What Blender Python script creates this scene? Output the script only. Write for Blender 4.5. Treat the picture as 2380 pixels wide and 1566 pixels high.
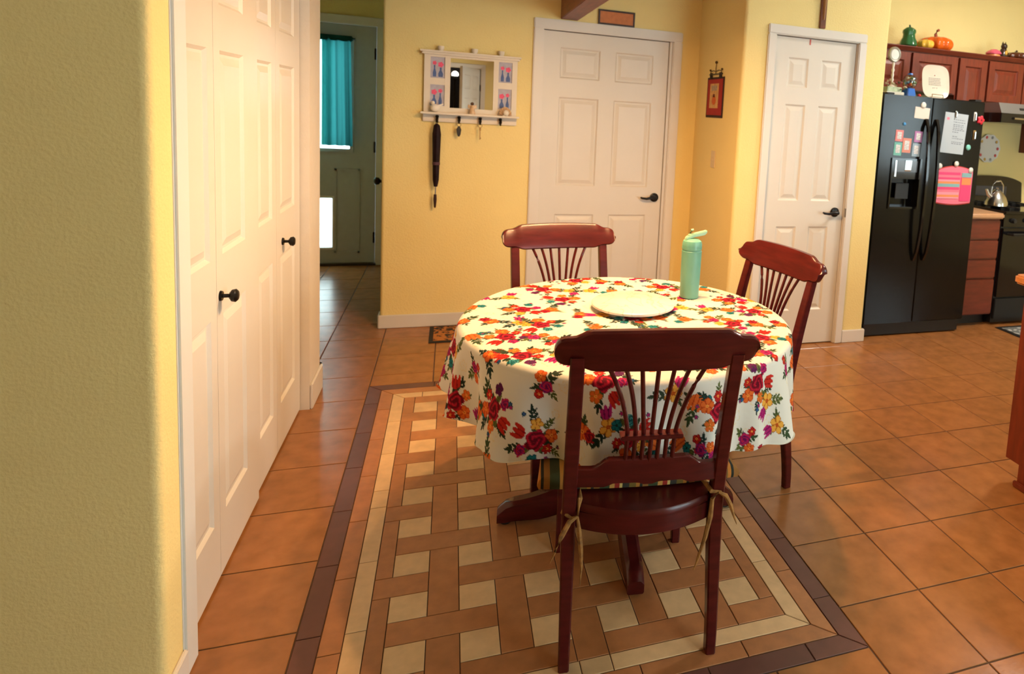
import bpy, bmesh, math, random
import numpy as np
from mathutils import Matrix, Vector

for o in list(bpy.data.objects):
    bpy.data.objects.remove(o, do_unlink=True)
S = bpy.context.scene
COL = S.collection
PI = math.pi
random.seed(7)

# ------------------------------------------------------------------ camera
FPX, PPX, PPY = 1524.84, 1601.45, 435.59
YAW, PITCH, ROLL = 0.3512, 0.1063, 0.0616
CAM = Vector((-1.4928, -2.5302, 1.5069))
_f = Vector((math.sin(YAW)*math.cos(PITCH), math.cos(YAW)*math.cos(PITCH), -math.sin(PITCH)))
_r0 = Vector((math.cos(YAW), -math.sin(YAW), 0))
_u0 = _r0.cross(_f)
_r = math.cos(ROLL)*_r0 + math.sin(ROLL)*_u0
_u = -math.sin(ROLL)*_r0 + math.cos(ROLL)*_u0
cd = bpy.data.cameras.new('camera')
cd.sensor_fit = 'HORIZONTAL'; cd.sensor_width = 36
cd.lens = FPX/2380*36
cd.shift_x = -(PPX-1190)/2380
cd.shift_y = -(783-PPY)/2380
cd.clip_start = 0.05
cd.dof.use_dof = True; cd.dof.focus_distance = 1.9; cd.dof.aperture_fstop = 5.0
cam = bpy.data.objects.new('camera', cd); COL.objects.link(cam)
cam.matrix_world = Matrix(((_r.x, _u.x, -_f.x, CAM.x), (_r.y, _u.y, -_f.y, CAM.y), (_r.z, _u.z, -_f.z, CAM.z), (0, 0, 0, 1)))
S.camera = cam
S.view_settings.view_transform = 'Standard'
S.view_settings.look = 'None'
S.view_settings.gamma = 1
S.view_settings.use_curve_mapping = False
S.view_settings.exposure = 0.0
S.cycles.use_light_tree = False; S.cycles.max_bounces = 6; S.cycles.diffuse_bounces = 3; S.cycles.glossy_bounces = 3; S.cycles.transmission_bounces = 4; S.cycles.transparent_max_bounces = 6

# ------------------------------------------------------------------ world and daylight
W = bpy.data.worlds.new('World'); S.world = W; W.use_nodes = True
W.node_tree.nodes['Background'].inputs[0].default_value = (0.76, 0.94, 1.0, 1)
W.node_tree.nodes['Background'].inputs[1].default_value = 9.0

def area(name, loc, rot, sx, sy, power, col):
    l = bpy.data.lights.new(name, 'AREA'); l.shape = 'RECTANGLE'; l.size = sx; l.size_y = sy
    l.energy = power; l.color = col
    o = bpy.data.objects.new(name, l); COL.objects.link(o); o.location = loc; o.rotation_euler = rot
    return o
# daylight entering through the glass door behind the camera and the kitchen window on the right wall
area('daylight_glass_door', (1.7, -4.1, 1.15), (PI/2, 0, 0), 1.9, 1.8, 30, (0.74, 0.97, 1.0))
area('daylight_kitchen_window', (4.5, -2.75, 1.55), (PI/2, 0, PI/2), 1.3, 1.2, 20, (0.84, 0.96, 1.0))

# ------------------------------------------------------------------ materials
def lin(c):
    c = c/255.0
    return c/12.92 if c <= 0.04045 else ((c+0.055)/1.055)**2.4
def rgb(r, g, b): return (lin(r), lin(g), lin(b), 1)
MATS = {}
def nodes_of(m):
    m.use_nodes = True
    return m.node_tree, m.node_tree.nodes['Principled BSDF']
def mat(name, col, rough=0.5, metal=0.0, var=0.0, scale=20, bump=0.0, bscale=200, coat=0.0, rand=0.0, spec=0.5, emit=None, estr=0.0, stretch=None):
    if name in MATS: return MATS[name]
    m = bpy.data.materials.new(name); t, p = nodes_of(m); N, L = t.nodes, t.links
    p.inputs['Roughness'].default_value = rough; p.inputs['Metallic'].default_value = metal
    p.inputs['Specular IOR Level'].default_value = spec
    if coat: p.inputs['Coat Weight'].default_value = coat; p.inputs['Coat Roughness'].default_value = 0.12
    tc = N.new('ShaderNodeTexCoord')
    src = tc.outputs['Object']
    if stretch:
        mp = N.new('ShaderNodeMapping'); mp.inputs['Scale'].default_value = stretch
        L.new(src, mp.inputs[0]); src = mp.outputs[0]
    nz = N.new('ShaderNodeTexNoise'); nz.inputs['Scale'].default_value = scale; nz.inputs['Detail'].default_value = 5
    L.new(src, nz.inputs['Vector'])
    mr = N.new('ShaderNodeMapRange'); mr.inputs[1].default_value = 0.3; mr.inputs[2].default_value = 0.7
    mr.inputs[3].default_value = 1-var; mr.inputs[4].default_value = 1+var
    L.new(nz.outputs['Fac'], mr.inputs[0])
    hs = N.new('ShaderNodeHueSaturation'); hs.inputs['Color'].default_value = col
    if rand:
        oi = N.new('ShaderNodeObjectInfo')
        m2 = N.new('ShaderNodeMapRange'); m2.inputs[3].default_value = 1-rand; m2.inputs[4].default_value = 1+rand
        L.new(oi.outputs['Random'], m2.inputs[0])
        mm = N.new('ShaderNodeMath'); mm.operation = 'MULTIPLY'
        L.new(mr.outputs[0], mm.inputs[0]); L.new(m2.outputs[0], mm.inputs[1]); L.new(mm.outputs[0], hs.inputs['Value'])
        if stretch is None:
            ad = N.new('ShaderNodeVectorMath'); ad.operation = 'ADD'; L.new(tc.outputs['Object'], ad.inputs[0])
            cb = N.new('ShaderNodeCombineXYZ'); m3 = N.new('ShaderNodeMath'); m3.operation = 'MULTIPLY'; m3.inputs[1].default_value = 37.0
            L.new(oi.outputs['Random'], m3.inputs[0]); L.new(m3.outputs[0], cb.inputs[0]); L.new(m3.outputs[0], cb.inputs[1])
            L.new(cb.outputs[0], ad.inputs[1]); L.new(ad.outputs[0], nz.inputs['Vector'])
    else:
        L.new(mr.outputs[0], hs.inputs['Value'])
    L.new(hs.outputs[0], p.inputs['Base Color'])
    if bump:
        n2 = N.new('ShaderNodeTexNoise'); n2.inputs['Scale'].default_value = bscale; n2.inputs['Detail'].default_value = 3
        L.new(tc.outputs['Object'], n2.inputs['Vector'])
        b = N.new('ShaderNodeBump'); b.inputs['Strength'].default_value = bump; b.inputs['Distance'].default_value = 0.002
        L.new(n2.outputs['Fac'], b.inputs['Height']); L.new(b.outputs[0], p.inputs['Normal'])
    if emit:
        p.inputs['Emission Color'].default_value = emit; p.inputs['Emission Strength'].default_value = estr
    MATS[name] = m
    return m

M_WALL = mat('yellow_wall_paint', (0.85, 0.68, 0.30, 1), 0.75, var=0.02, scale=3, bump=0.9, bscale=105, spec=0.25)
M_CEIL = mat('ceiling_paint', (0.78, 0.72, 0.60, 1), 0.85, var=0.02)
M_WHITE = mat('white_door_paint', (0.70, 0.66, 0.60, 1), 0.42, var=0.015, scale=6, bump=0.05, bscale=90)
M_TRIM = mat('white_trim_paint', (0.72, 0.68, 0.63, 1), 0.38, var=0.015, scale=6)
M_TAN = mat('tan_ceramic_tile', (0.31, 0.125, 0.038, 1), 0.24, var=0.16, scale=14, rand=0.06, bump=0.12, bscale=60)
M_TAN2 = mat('tan_mosaic_tile', (0.43, 0.175, 0.066, 1), 0.36, var=0.13, scale=22, rand=0.08, bump=0.12, bscale=60)
M_CREAM = mat('cream_mosaic_tile', (0.70, 0.46, 0.24, 1), 0.36, var=0.09, scale=22, rand=0.07, bump=0.12, bscale=60)
M_BROWN = mat('brown_border_tile', (0.125, 0.046, 0.034, 1), 0.38, var=0.10, scale=18, rand=0.10)
M_GROUT = mat('dark_grout', (0.085, 0.046, 0.026, 1), 0.9, var=0.1, scale=60)
M_CHERRY = mat('cherry_wood', (0.078, 0.0085, 0.0075, 1), 0.26, var=0.25, scale=9, coat=0.12, spec=0.25, stretch=(1, 1, 6))
M_CAB = mat('cherry_cabinet_wood', (0.165, 0.025, 0.0095, 1), 0.38, var=0.22, scale=8, stretch=(6, 6, 1), coat=0.15)
M_CABH = mat('cherry_cabinet_wood_cross_grain', (0.155, 0.025, 0.010, 1), 0.40, var=0.2, scale=8, stretch=(1, 6, 6), coat=0.15)
M_BEAM = mat('stained_beam_wood', (0.21, 0.055, 0.022, 1), 0.45, var=0.25, scale=7, stretch=(8, 1, 8))
M_BLACK = mat('black_bronze_metal', (0.012, 0.011, 0.011, 1), 0.30, metal=0.6)
M_FRIDGE = mat('black_fridge_enamel', (0.0045, 0.0047, 0.0052, 1), 0.16, var=0.05, bump=0.03, bscale=300, spec=0.3)
M_FRBODY = mat('black_plastic', (0.008, 0.008, 0.009, 1), 0.45)
M_GLOSSBLK = mat('gloss_black_enamel', (0.006, 0.006, 0.007, 1), 0.10)
M_STEEL = mat('brushed_steel', (0.56, 0.56, 0.55, 1), 0.22, metal=1.0)
M_COUNTER = mat('peach_laminate', (0.56, 0.30, 0.15, 1), 0.4, var=0.06)
M_PINEW = mat('orange_wood_counter', (0.50, 0.19, 0.055, 1), 0.38, var=0.12, stretch=(1, 6, 6))
M_MIRROR = mat('mirror_silver', (0.93, 0.93, 0.92, 1), 0.01, metal=1.0)
M_PAPER = mat('white_paper', (0.72, 0.71, 0.68, 1), 0.7)
M_INK = mat('printed_ink', (0.06, 0.06, 0.08, 1), 0.7)
M_MINT = mat('mint_enamel', (0.16, 0.42, 0.31, 1), 0.35, var=0.03)
M_MINTL = mat('pale_mint_plastic', (0.38, 0.62, 0.40, 1), 0.35)
def cm(name, r, g, b, rough=0.5, **k): return mat(name, rgb(r, g, b), rough, **k)

# ------------------------------------------------------------------ mesh helpers
class MB:
    def __init__(s): s.v = []; s.f = []
    def add(s, vs, fs):
        n = len(s.v); s.v += [tuple(v) for v in vs]; s.f += [tuple(i+n for i in f) for f in fs]; return s
    def box(s, x0, x1, y0, y1, z0, z1):
        return s.add([(x0,y0,z0),(x1,y0,z0),(x1,y1,z0),(x0,y1,z0),(x0,y0,z1),(x1,y0,z1),(x1,y1,z1),(x0,y1,z1)],
              [(0,3,2,1),(4,5,6,7),(0,1,5,4),(1,2,6,5),(2,3,7,6),(3,0,4,7)])
    def loft(s, rings, cap=True, closed=True):
        n = len(rings[0]); vs = [p for r in rings for p in r]; fs = []
        for i in range(len(rings)-1):
            for j in range(n if closed else n-1):
                a = i*n+j; b = i*n+(j+1) % n
                fs.append((a, b, b+n, a+n))
        if cap:
            fs.append(tuple(range(n-1, -1, -1))); fs.append(tuple(range(len(vs)-n, len(vs))))
        return s.add(vs, fs)
    def lathe(s, prof, c=(0, 0, 0), n=24, lobes=0, la=0.0):
        rings = []
        for r, z in prof:
            rings.append([(c[0]+r*(1+la*math.cos(lobes*2*PI*k/n))*math.cos(2*PI*k/n), c[1]+r*(1+la*math.cos(lobes*2*PI*k/n))*math.sin(2*PI*k/n), c[2]+z) for k in range(n)])
        return s.loft(rings)
    def tube(s, path, rad, n=8):
        path = [Vector(p) for p in path]; rings = []
        if not hasattr(rad, '__len__'): rad = [rad]*len(path)
        for i, p in enumerate(path):
            t = (path[min(i+1, len(path)-1)]-path[max(i-1, 0)]).normalized()
            a = t.cross(Vector((0, 0, 1)) if abs(t.z) < 0.9 else Vector((1, 0, 0))).normalized(); b = t.cross(a)
            rings.append([tuple(p+rad[i]*(a*math.cos(2*PI*k/n)+b*math.sin(2*PI*k/n))) for k in range(n)])
        return s.loft(rings)
    def prism(s, pts, y0, y1):     # pts in (x,z), extruded along y
        return s.loft([[(x, y0, z) for x, z in pts], [(x, y1, z) for x, z in pts]])
    def slab(s, pts, z0, z1):      # pts in (x,y), extruded along z
        return s.loft([[(x, y, z0) for x, y in pts], [(x, y, z1) for x, y in pts]])
    def ball(s, c, r, n=16, m=10, sq=(1, 1, 1)):
        rings = []
        for i in range(m+1):
            a = PI*(i+0.02 if i == 0 else i-0.02 if i == m else i)/m
            rings.append([(c[0]+sq[0]*r*math.sin(a)*math.cos(2*PI*k/n), c[1]+sq[1]*r*math.sin(a)*math.sin(2*PI*k/n), c[2]-sq[2]*r*math.cos(a)) for k in range(n)])
        return s.loft(rings)
    def mesh(s, name, m=None, smooth=False, bevel=0.0, seg=2):
        me = bpy.data.meshes.new(name); me.from_pydata(s.v, [], s.f)
        bm = bmesh.new(); bm.from_mesh(me)
        bmesh.ops.recalc_face_normals(bm, faces=bm.faces)
        if bevel:
            es = [e for e in bm.edges if len(e.link_faces) == 2 and e.calc_face_angle(0) > 0.6]
            bmesh.ops.bevel(bm, geom=es, offset=bevel, segments=seg, affect='EDGES', clamp_overlap=True)
        bm.to_mesh(me); bm.free()
        if m: me.materials.append(m)
        if smooth or bevel:
            me.polygons.foreach_set('use_smooth', [True]*len(me.polygons))
            if hasattr(me, 'set_sharp_from_angle'): me.set_sharp_from_angle(angle=0.7)
        return me
    def build(s, name, m, parent=None, smooth=False, bevel=0.0, seg=2):
        return link(name, s.mesh(name, m, smooth, bevel, seg), parent)

def link(name, me, parent=None, loc=None):
    o = bpy.data.objects.new(name, me); COL.objects.link(o)
    if parent: o.parent = parent
    if loc: o.location = loc
    return o
def tag(o, label, cat, group=None, kind=None):
    o['label'] = label; o['category'] = cat
    if group: o['group'] = group
    if kind: o['kind'] = kind
    return o
def thing(name, label, cat, loc=(0, 0, 0), rz=0, group=None, kind=None):
    o = bpy.data.objects.new(name, None); COL.objects.link(o); o.empty_display_size = 0.05
    o.location = loc; o.rotation_euler = (0, 0, rz)
    return tag(o, label, cat, group, kind)
def copy_tree(o, parent=None):
    c = o.copy(); COL.objects.link(c); c.parent = parent
    for ch in list(o.children): copy_tree(ch, c)
    return c
def lerp(a, b, t): return a+(b-a)*t
def smooth01(t): t = max(0, min(1, t)); return t*t*(3-2*t)
def pix(p):
    d = Vector(p)-CAM; w = d.dot(_f)
    return (PPX+FPX*d.dot(_r)/w, PPY-FPX*d.dot(_u)/w, w)
# ------------------------------------------------------------------ floor and its tiles
def offset_poly(pts, g):
    n = len(pts); out = []
    A = sum(pts[i][0]*pts[(i+1) % n][1]-pts[(i+1) % n][0]*pts[i][1] for i in range(n))
    if A < 0: pts = pts[::-1]
    for i in range(n):
        p0, p1, p2 = (Vector(pts[i-1]), Vector(pts[i]), Vector(pts[(i+1) % n]))
        d1 = (p1-p0).normalized(); d2 = (p2-p1).normalized()
        n1 = Vector((-d1.y, d1.x)); n2 = Vector((-d2.y, d2.x))
        k = 1+n1.dot(n2)
        q = p1+(n1+n2)*(g/max(k, 0.2)); out.append((q.x, q.y))
    return out
floor = MB().box(-4.1, 4.7, -4.3, 4.0, -0.12, -0.0028).build('floor', M_GROUT)
tag(floor, 'tan ceramic tile floor with brown bordered basket weave medallion', 'floor', kind='structure')
_tm = {}
REST = MB()
def tile_rings(poly, g):
    a = offset_poly(poly, g); b = offset_poly(poly, g+0.0014)
    return [[(x, y, -0.006) for x, y in a], [(x, y, -0.0013) for x, y in a], [(x, y, 0.0) for x, y in b]]
def tile(poly, m, name, g=0.0016):
    cx = sum(p[0] for p in poly)/len(poly); cy = sum(p[1] for p in poly)/len(poly)
    loc = [(x-cx, y-cy) for x, y in poly]
    key = (m.name, name, round(g, 4)) + tuple(round(c, 4) for p in loc for c in p)
    if key not in _tm:
        mb = MB(); mb.loft(tile_rings(loc, g)); _tm[key] = mb.mesh(name, m)
    return link(name, _tm[key], floor, (cx, cy, 0))
def seen(poly):
    for a in poly:
        x, y, w = pix((a[0], a[1], 0))
        if w > 0.1 and -40 < x < 2420 and -40 < y < 1610: return True
    return False
def grid(xs, ys, x0, x1, y0, y1, skip=()):
    xs = sorted(set([x0, x1]+[x for x in xs if x0+0.02 < x < x1-0.02])); ys = sorted(set([y0, y1]+[y for y in ys if y0+0.02 < y < y1-0.02]))
    for i in range(len(xs)-1):
        for j in range(len(ys)-1):
            cx = (xs[i]+xs[i+1])/2; cy = (ys[j]+ys[j+1])/2
            if any(a < cx < b and c < cy < d for a, b, c, d in skip): continue
            poly = [(xs[i], ys[j]), (xs[i+1], ys[j]), (xs[i+1], ys[j+1]), (xs[i], ys[j+1])]
            if seen(poly): tile(poly, M_TAN, 'floor_tile', 0.0026)
            else: REST.loft(tile_rings(poly, 0.0026))
XL, XR, YN, YT = -1.870, -0.310, -1.075, 1.134
K = 0.305
gx = [XR+K*k for k in range(-30, 30)]; gy = [K*k for k in range(-30, 30)]
lx = [XL-K*k for k in range(0, 12)]; ly = [0.972-0.311*k for k in range(0, 20)]+[0.972+K*k for k in range(1, 14)]
tx = [XL+0.312*k for k in range(0, 6)]
solid = [(-4.2, -2.16, -0.8, 1.15), (0.3, 1.28, 1.40, 2.2), (1.32, 4.7, 1.62, 2.2)]
grid(gx, gy, XR, 4.7, -4.3, 2.08, solid)
grid(gx, gy, XL, XR, -4.3, YN, solid)
grid(lx, ly, -4.1, XL, -4.3, 3.93, solid)
grid(tx, ly, XL, XR, YT, 2.09, solid)
ro = REST.build('floor_tiles', M_TAN, floor); ro['kind'] = 'stuff'

# border bands, mitred at the corners
def band(o, w, m, name, jl, jr, jt, jb):
    x0, x1, y0, y1 = o; a0, a1, b0, b1 = x0+w, x1-w, y0+w, y1-w
    def strip(js, lo, hi, mk):
        cuts = [lo]+sorted(j for j in js if lo+w+0.02 < j < hi-w-0.02)+[hi]
        for i in range(len(cuts)-1): tile(mk(cuts[i], cuts[i+1], i == 0, i == len(cuts)-2), m, name, 0.0014)
    strip(jl, y0, y1, lambda a, b, f, l: [(x0, a), (x0, b), (a0, b-w if l else b), (a0, a+w if f else a)])
    strip(jr, y0, y1, lambda a, b, f, l: [(x1, a), (x1, b), (a1, b-w if l else b), (a1, a+w if f else a)])
    strip(jt, x0, x1, lambda a, b, f, l: [(a, y1), (b, y1), (b-w if l else b, b1), (a+w if f else a, b1)])
    strip(jb, x0, x1, lambda a, b, f, l: [(a, y0), (b, y0), (b-w if l else b, b0), (a+w if f else a, b0)])
    return (a0, a1, b0, b1)
rngs = lambda s: [s+K*k for k in range(-12, 12)]
f1 = band((XL, XR, YN, YT), 0.064, M_BROWN, 'brown_border_tile', rngs(-0.31), rngs(-0.25), rngs(-1.55), rngs(-1.1))
f2 = band(f1, 0.060, M_TAN2, 'tan_border_tile', rngs(-0.082), rngs(-0.104), rngs(-1.5), rngs(-0.668))
f3 = band(f2, 0.057, M_CREAM, 'cream_border_tile', [0.692, 0.388, 0.102, -0.013, -0.321, -0.625], rngs(-0.345), rngs(-1.3), [-1.044, -1.13, -1.44])
# basket weave field
FX0, FX1, FY0, FY1 = f3
P, PW = 0.198, 0.090
def clip(x0, x1, y0, y1, m, name):
    x0, x1, y0, y1 = max(x0, FX0), min(x1, FX1), max(y0, FY0), min(y1, FY1)
    if x1-x0 > 0.012 and y1-y0 > 0.012: tile([(x0, y0), (x1, y0), (x1, y1), (x0, y1)], m, name, 0.0013)
for c in range(-2, 8):
    xc = -1.485+P*c
    for r in range(-3, 10):
        yc = -0.660+P*r
        clip(xc+PW/2, xc+P-PW/2, yc+PW/2, yc+P-PW/2, M_CREAM, 'cream_square_tile')
        if (c+r) % 2 == 0: clip(xc-PW/2-(P-PW), xc+PW/2+(P-PW), yc-PW/2, yc+PW/2, M_TAN2, 'tan_plank_tile')
        else: clip(xc-PW/2, xc+PW/2, yc-PW/2-(P-PW), yc+PW/2+(P-PW), M_TAN2, 'tan_plank_tile')

# ------------------------------------------------------------------ walls
H = 3.0
def rpoly(pts, r=()):
    out = []; n = len(pts)
    for i, p in enumerate(pts):
        rr = r[i] if i < len(r) else 0
        if not rr: out.append(p); continue
        p = Vector(p); a = (Vector(pts[i-1])-p).normalized(); b = (Vector(pts[(i+1) % n])-p).normalized()
        c = p+(a+b)*rr; s = p+a*rr-c; e = p+b*rr-c
        for k in range(7):
            t = k/6*PI/2; q = c+s*math.cos(t)+e*math.sin(t); out.append((q.x, q.y))
    return out
def wall(name, mb, label, m=None):
    o = mb.build(name, m or M_WALL, smooth=True)
    return tag(o, label, 'wall', kind='structure')
YB = 2.09
w = MB()
w.slab(rpoly([(-0.926, YB), (-1.91, YB), (-1.91, YB+0.13), (-0.926, YB+0.13)], (0, 0.02, 0.02, 0)), 0, H)
w.box(0.020, 0.215, YB, YB+0.13, 0, H); w.box(-0.926, 0.020, YB, YB+0.13, 2.046, H); w.box(-0.926, 0.020, YB+0.09, YB+0.13, 0, 2.046)
wall('wall_back', w, 'yellow back wall with mirror shelf and wide white door')
YP = 1.294
w = MB()
w.slab(rpoly([(0.215, YB+0.13), (0.215, YP), (0.42, YP), (0.42, YP+0.11), (0.32, YP+0.11), (0.32, YB+0.13)], (0, 0.022)), 0, H)
w.slab(rpoly([(1.061, YP), (1.285, YP), (1.285, YB), (1.19, YB), (1.19, YP+0.11), (1.061, YP+0.11)], (0, 0.018)), 0, H)
w.box(0.42, 1.061, YP, YP+0.11, 2.068, H); w.box(0.42, 1.061, YP+0.09, YP+0.11, 0, 2.068)
wall('wall_pantry', w, 'yellow pantry wall and its darker side return beside the narrow door')
wall('wall_kitchen', MB().box(1.19, 4.7, 2.08, 2.2, 0, H), 'yellow kitchen wall behind the fridge and cherry cabinets')
w = MB(); w.box(4.6, 4.72, -4.3, -3.4, 0, H).box(4.6, 4.72, -2.1, 2.2, 0, H).box(4.6, 4.72, -3.4, -2.1, 0, 0.95).box(4.6, 4.72, -3.4, -2.1, 2.15, H)
wall('wall_right', w, 'yellow wall with the kitchen window, out of view on the right')
YL, XC = -0.79, -2.105
w = MB()
w.slab(rpoly([(-4.1, YL), (XC, YL), (XC, -0.60), (XC-0.10, -0.60), (XC-0.10, YL+0.12), (-4.1, YL+0.12)], (0, 0.022)), 0, H)
wall('wall_left', w, 'olive shaded yellow textured wall nearest the camera')
w = MB()
w.slab(rpoly([(XC-0.10, 0.905), (XC, 0.905), (XC, 1.19), (-4.1, 1.19), (-4.1, 1.08), (XC-0.10, 1.08)], (0, 0, 0.035)), 0, H)
w.box(XC-0.10, XC, -0.60, 0.905, 2.075, H); w.box(-2.9, -2.8, -0.67, 1.08, 0, H)
wall('wall_closet', w, 'pinkish white end post and header of the closet', mat('closet_wall_paint', (0.72, 0.65, 0.56, 1), 0.6, var=0.02, bump=0.3, bscale=110))
YE = 3.93
w = MB(); w.box(-3.15, -3.05, YE, YE+0.12, 0, H).box(-2.115, -1.80, YE, YE+0.12, 0, H).box(-3.05, -2.115, YE, YE+0.12, 2.13, H)
wall('wall_hall_end', w, 'dark yellow wall around the hallway exterior door')
wall('wall_hall_left', MB().box(-3.27, -3.15, 1.19, YE+0.12, 0, H), 'hallway wall hidden behind the closet')
w = MB(); w.box(-1.91, -1.79, YB+0.13, YE, 0, H)
wall('wall_hall_right', w, 'hallway wall behind the back wall corner')
w = MB(); w.box(-4.1, -1.95, -4.3, -4.2, 0, H).box(-1.08, 0.7, -4.3, -4.2, 0, H).box(2.7, 4.72, -4.3, -4.2, 0, H).box(-1.95, -1.08, -4.3, -4.2, 2.05, H).box(0.7, 2.7, -4.3, -4.2, 2.1, H).box(0.7, 2.7, -4.3, -4.2, 0, 0.1)
wall('wall_front', w, 'yellow wall behind the camera, seen in the mirror')
wall('wall_far_left', MB().box(-4.2, -4.1, -4.3, 1.19, 0, H), 'yellow wall far left of the camera, out of view')
w = MB(); w.box(-2.4, -0.6, -5.6, -5.5, 0, H).box(-2.5, -2.4, -5.6, -4.3, 0, H).box(-0.6, -0.5, -5.6, -4.3, 0, H).box(-2.5, -0.5, -5.6, -4.2, H, H+0.1).box(-2.5, -0.5, -5.6, -4.3, -0.1, 0)
wall('wall_room_beyond', w, 'dark room beyond the open door in the mirror', mat('unlit_room_shade', (0.10, 0.10, 0.13, 1), 0.8))  # the unlit room's darkness is put into the wall colour
tag(MB().box(-4.2, 4.72, -4.3, YE+0.12, H, H+0.12).build('ceiling', M_CEIL), 'off white ceiling above the dining room', 'ceiling', kind='structure')
bm_ = MB().box(-0.808, -0.690, -4.2, YB, 2.12, 2.42).build('ceiling_beam', M_BEAM, bevel=0.004)
tag(bm_, 'dark reddish brown wooden beam meeting the wall above the wide white door', 'beam', kind='structure')

# baseboards
def baseboard(name, mb, label): tag(mb.build(name, M_TRIM, bevel=0.004), label, 'baseboard', kind='structure')
bh, bt = 0.089, 0.013
baseboard('baseboard_back', MB().slab(rpoly([(-0.984, YB), (-0.984, YB-bt), (-1.91-bt, YB-bt), (-1.91-bt, YB+0.10), (-1.91, YB+0.10), (-1.91, YB)], (0, 0, 0.012)), 0, bh), 'white baseboard below the mirror shelf wall')
baseboard('baseboard_back_right', MB().box(0.078, 0.215, YB-bt, YB, 0, bh), 'short white baseboard right of the wide white door')
baseboard('baseboard_side', MB().slab([(0.215, YB-bt), (0.215-bt, YB-bt), (0.215-bt, YP-bt), (0.376, YP-bt), (0.376, YP), (0.215, YP)], 0, bh), 'white baseboard wrapping the corner left of the narrow pantry door')
baseboard('baseboard_pantry', MB().slab([(1.109, YP-bt), (1.285+bt, YP-bt), (1.285+bt, YP+0.02), (1.285, YP+0.02), (1.285, YP), (1.109, YP)], 0, bh), 'white baseboard between narrow pantry door and black fridge')
baseboard('baseboard_closet', MB().slab(rpoly([(XC, 0.905), (XC+bt, 0.905), (XC+bt, 1.19+bt), (-2.4, 1.19+bt), (-2.4, 1.19), (XC, 1.19)], (0, 0, 0.04)), 0, 0.125), 'rounded baseboard at the foot of the closet end post')
baseboard('baseboard_left', MB().slab(rpoly([(XC, -0.683), (XC+bt, -0.683), (XC+bt, YL-bt), (-4.1, YL-bt), (-4.1, YL), (XC, YL)], (0, 0, 0.02)), 0, bh), 'white baseboard at the foot of the olive wall corner')

# ------------------------------------------------------------------ panel doors
def panel_mesh(w, h):
    mb = MB()
    def ring(i, d): return [(i, d, i), (w-i, d, i), (w-i, d, h-i), (i, d, h-i)]
    rs = [ring(0, 0), ring(0.010, 0.009), ring(0.018, 0.009), ring(0.042, 0.0015)]
    mb.loft(rs, cap=False); n = len(mb.v); mb.f.append((n-4, n-3, n-2, n-1))
    return mb
def panel_door(parent, w, h, t, cols, rows, m):
    """front at local y=0 facing -y; cols/rows are the panel intervals"""
    mb = MB()
    xs = [0]+[c for a in cols for c in a]+[w]; zs = [0]+[c for a in rows for c in a]+[h]
    for i in range(0, len(xs), 2): mb.box(xs[i], xs[i+1], 0, t, 0, h)
    for (a, b) in cols:
        for j in range(0, len(zs), 2): mb.box(a, b, 0, t, zs[j], zs[j+1])
        mb.box(a, b, 0.012, t, 0, h)
    s = mb.build('slab', m, parent)
    for (a, b) in cols:
        for (c, d) in rows:
            p = panel_mesh(b-a, d-c).build('panel', m, parent); p.location = (a, 0, c)
    return s
def casing(name, x0, x1, z1, w, y, label, t=0.018, depth=0.088, slab=None, top=None):
    s0, s1 = slab or (x0+w, x1-w); top = top or z1-w
    c = thing(name, label, 'trim', (0, y, 0), kind='structure')
    for s in (0, 1):
        a = x0 if s == 0 else x1-w
        MB().box(a, a+w, -t, 0, 0, z1-w).build('side_casing', M_TRIM, c, bevel=0.006)
        a, b = (x0+w-0.011, s0-0.003) if s == 0 else (s1+0.004, x1-w+0.011)
        if b-a < 0.004: a, b = (b-0.008, b) if s == 0 else (a, a+0.008)
        MB().box(a, b, 0.002, depth, 0, top).build('jamb', M_TRIM, c)
    MB().box(x0, x1, -t, 0, z1-w, z1).build('head_casing', M_TRIM, c, bevel=0.006)
    MB().box(x0+w-0.011, x1-w+0.011, 0.002, depth, top+0.002, z1-w+0.012).build('jamb', M_TRIM, c)
    return c
def lever(parent, x, z, d):
    h = MB().tube([(x, 0, z), (x, -0.008, z), (x, -0.012, z)], [0.033, 0.033, 0.026], 20).build('handle', M_BLACK, parent, smooth=True)
    MB().tube([(x, -0.008, z), (x, -0.05, z)], 0.011, 12).build('stem', M_BLACK, h, smooth=True)
    MB().tube([(x, -0.048, z), (x+0.03*d, -0.052, z+0.004), (x+0.07*d, -0.050, z-0.006), (x+0.105*d, -0.046, z-0.002), (x+0.115*d, -0.044, z+0.004)], [0.012, 0.011, 0.009, 0.008, 0.006], 10).build('lever', M_BLACK, h, smooth=True)
def hinge(parent, x, z):
    MB().box(x-0.008, x+0.008, -0.010, 0.001, z-0.045, z+0.045).tube([(x, -0.01, z-0.05), (x, -0.01, z+0.05)], 0.006, 8).build('hinge', M_BLACK, parent)

# wide back door
casing('trim_1', -0.984, 0.078, 2.113, 0.070, YB, 'white casing around the wide six panel door', slab=(-0.912, -0.016), top=2.041)
d1 = thing('door_1', 'wide white six panel door below the small framed plaque', 'door', (-0.912, YB+0.018, 0.008), kind='structure')
panel_door(d1, 0.896, 2.03, 0.04, [(0.115, 0.395), (0.505, 0.785)], [(0.21, 0.76), (0.965, 1.585), (1.715, 1.925)], M_WHITE)
lever(d1, 0.845, 0.892, -1)
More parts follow.
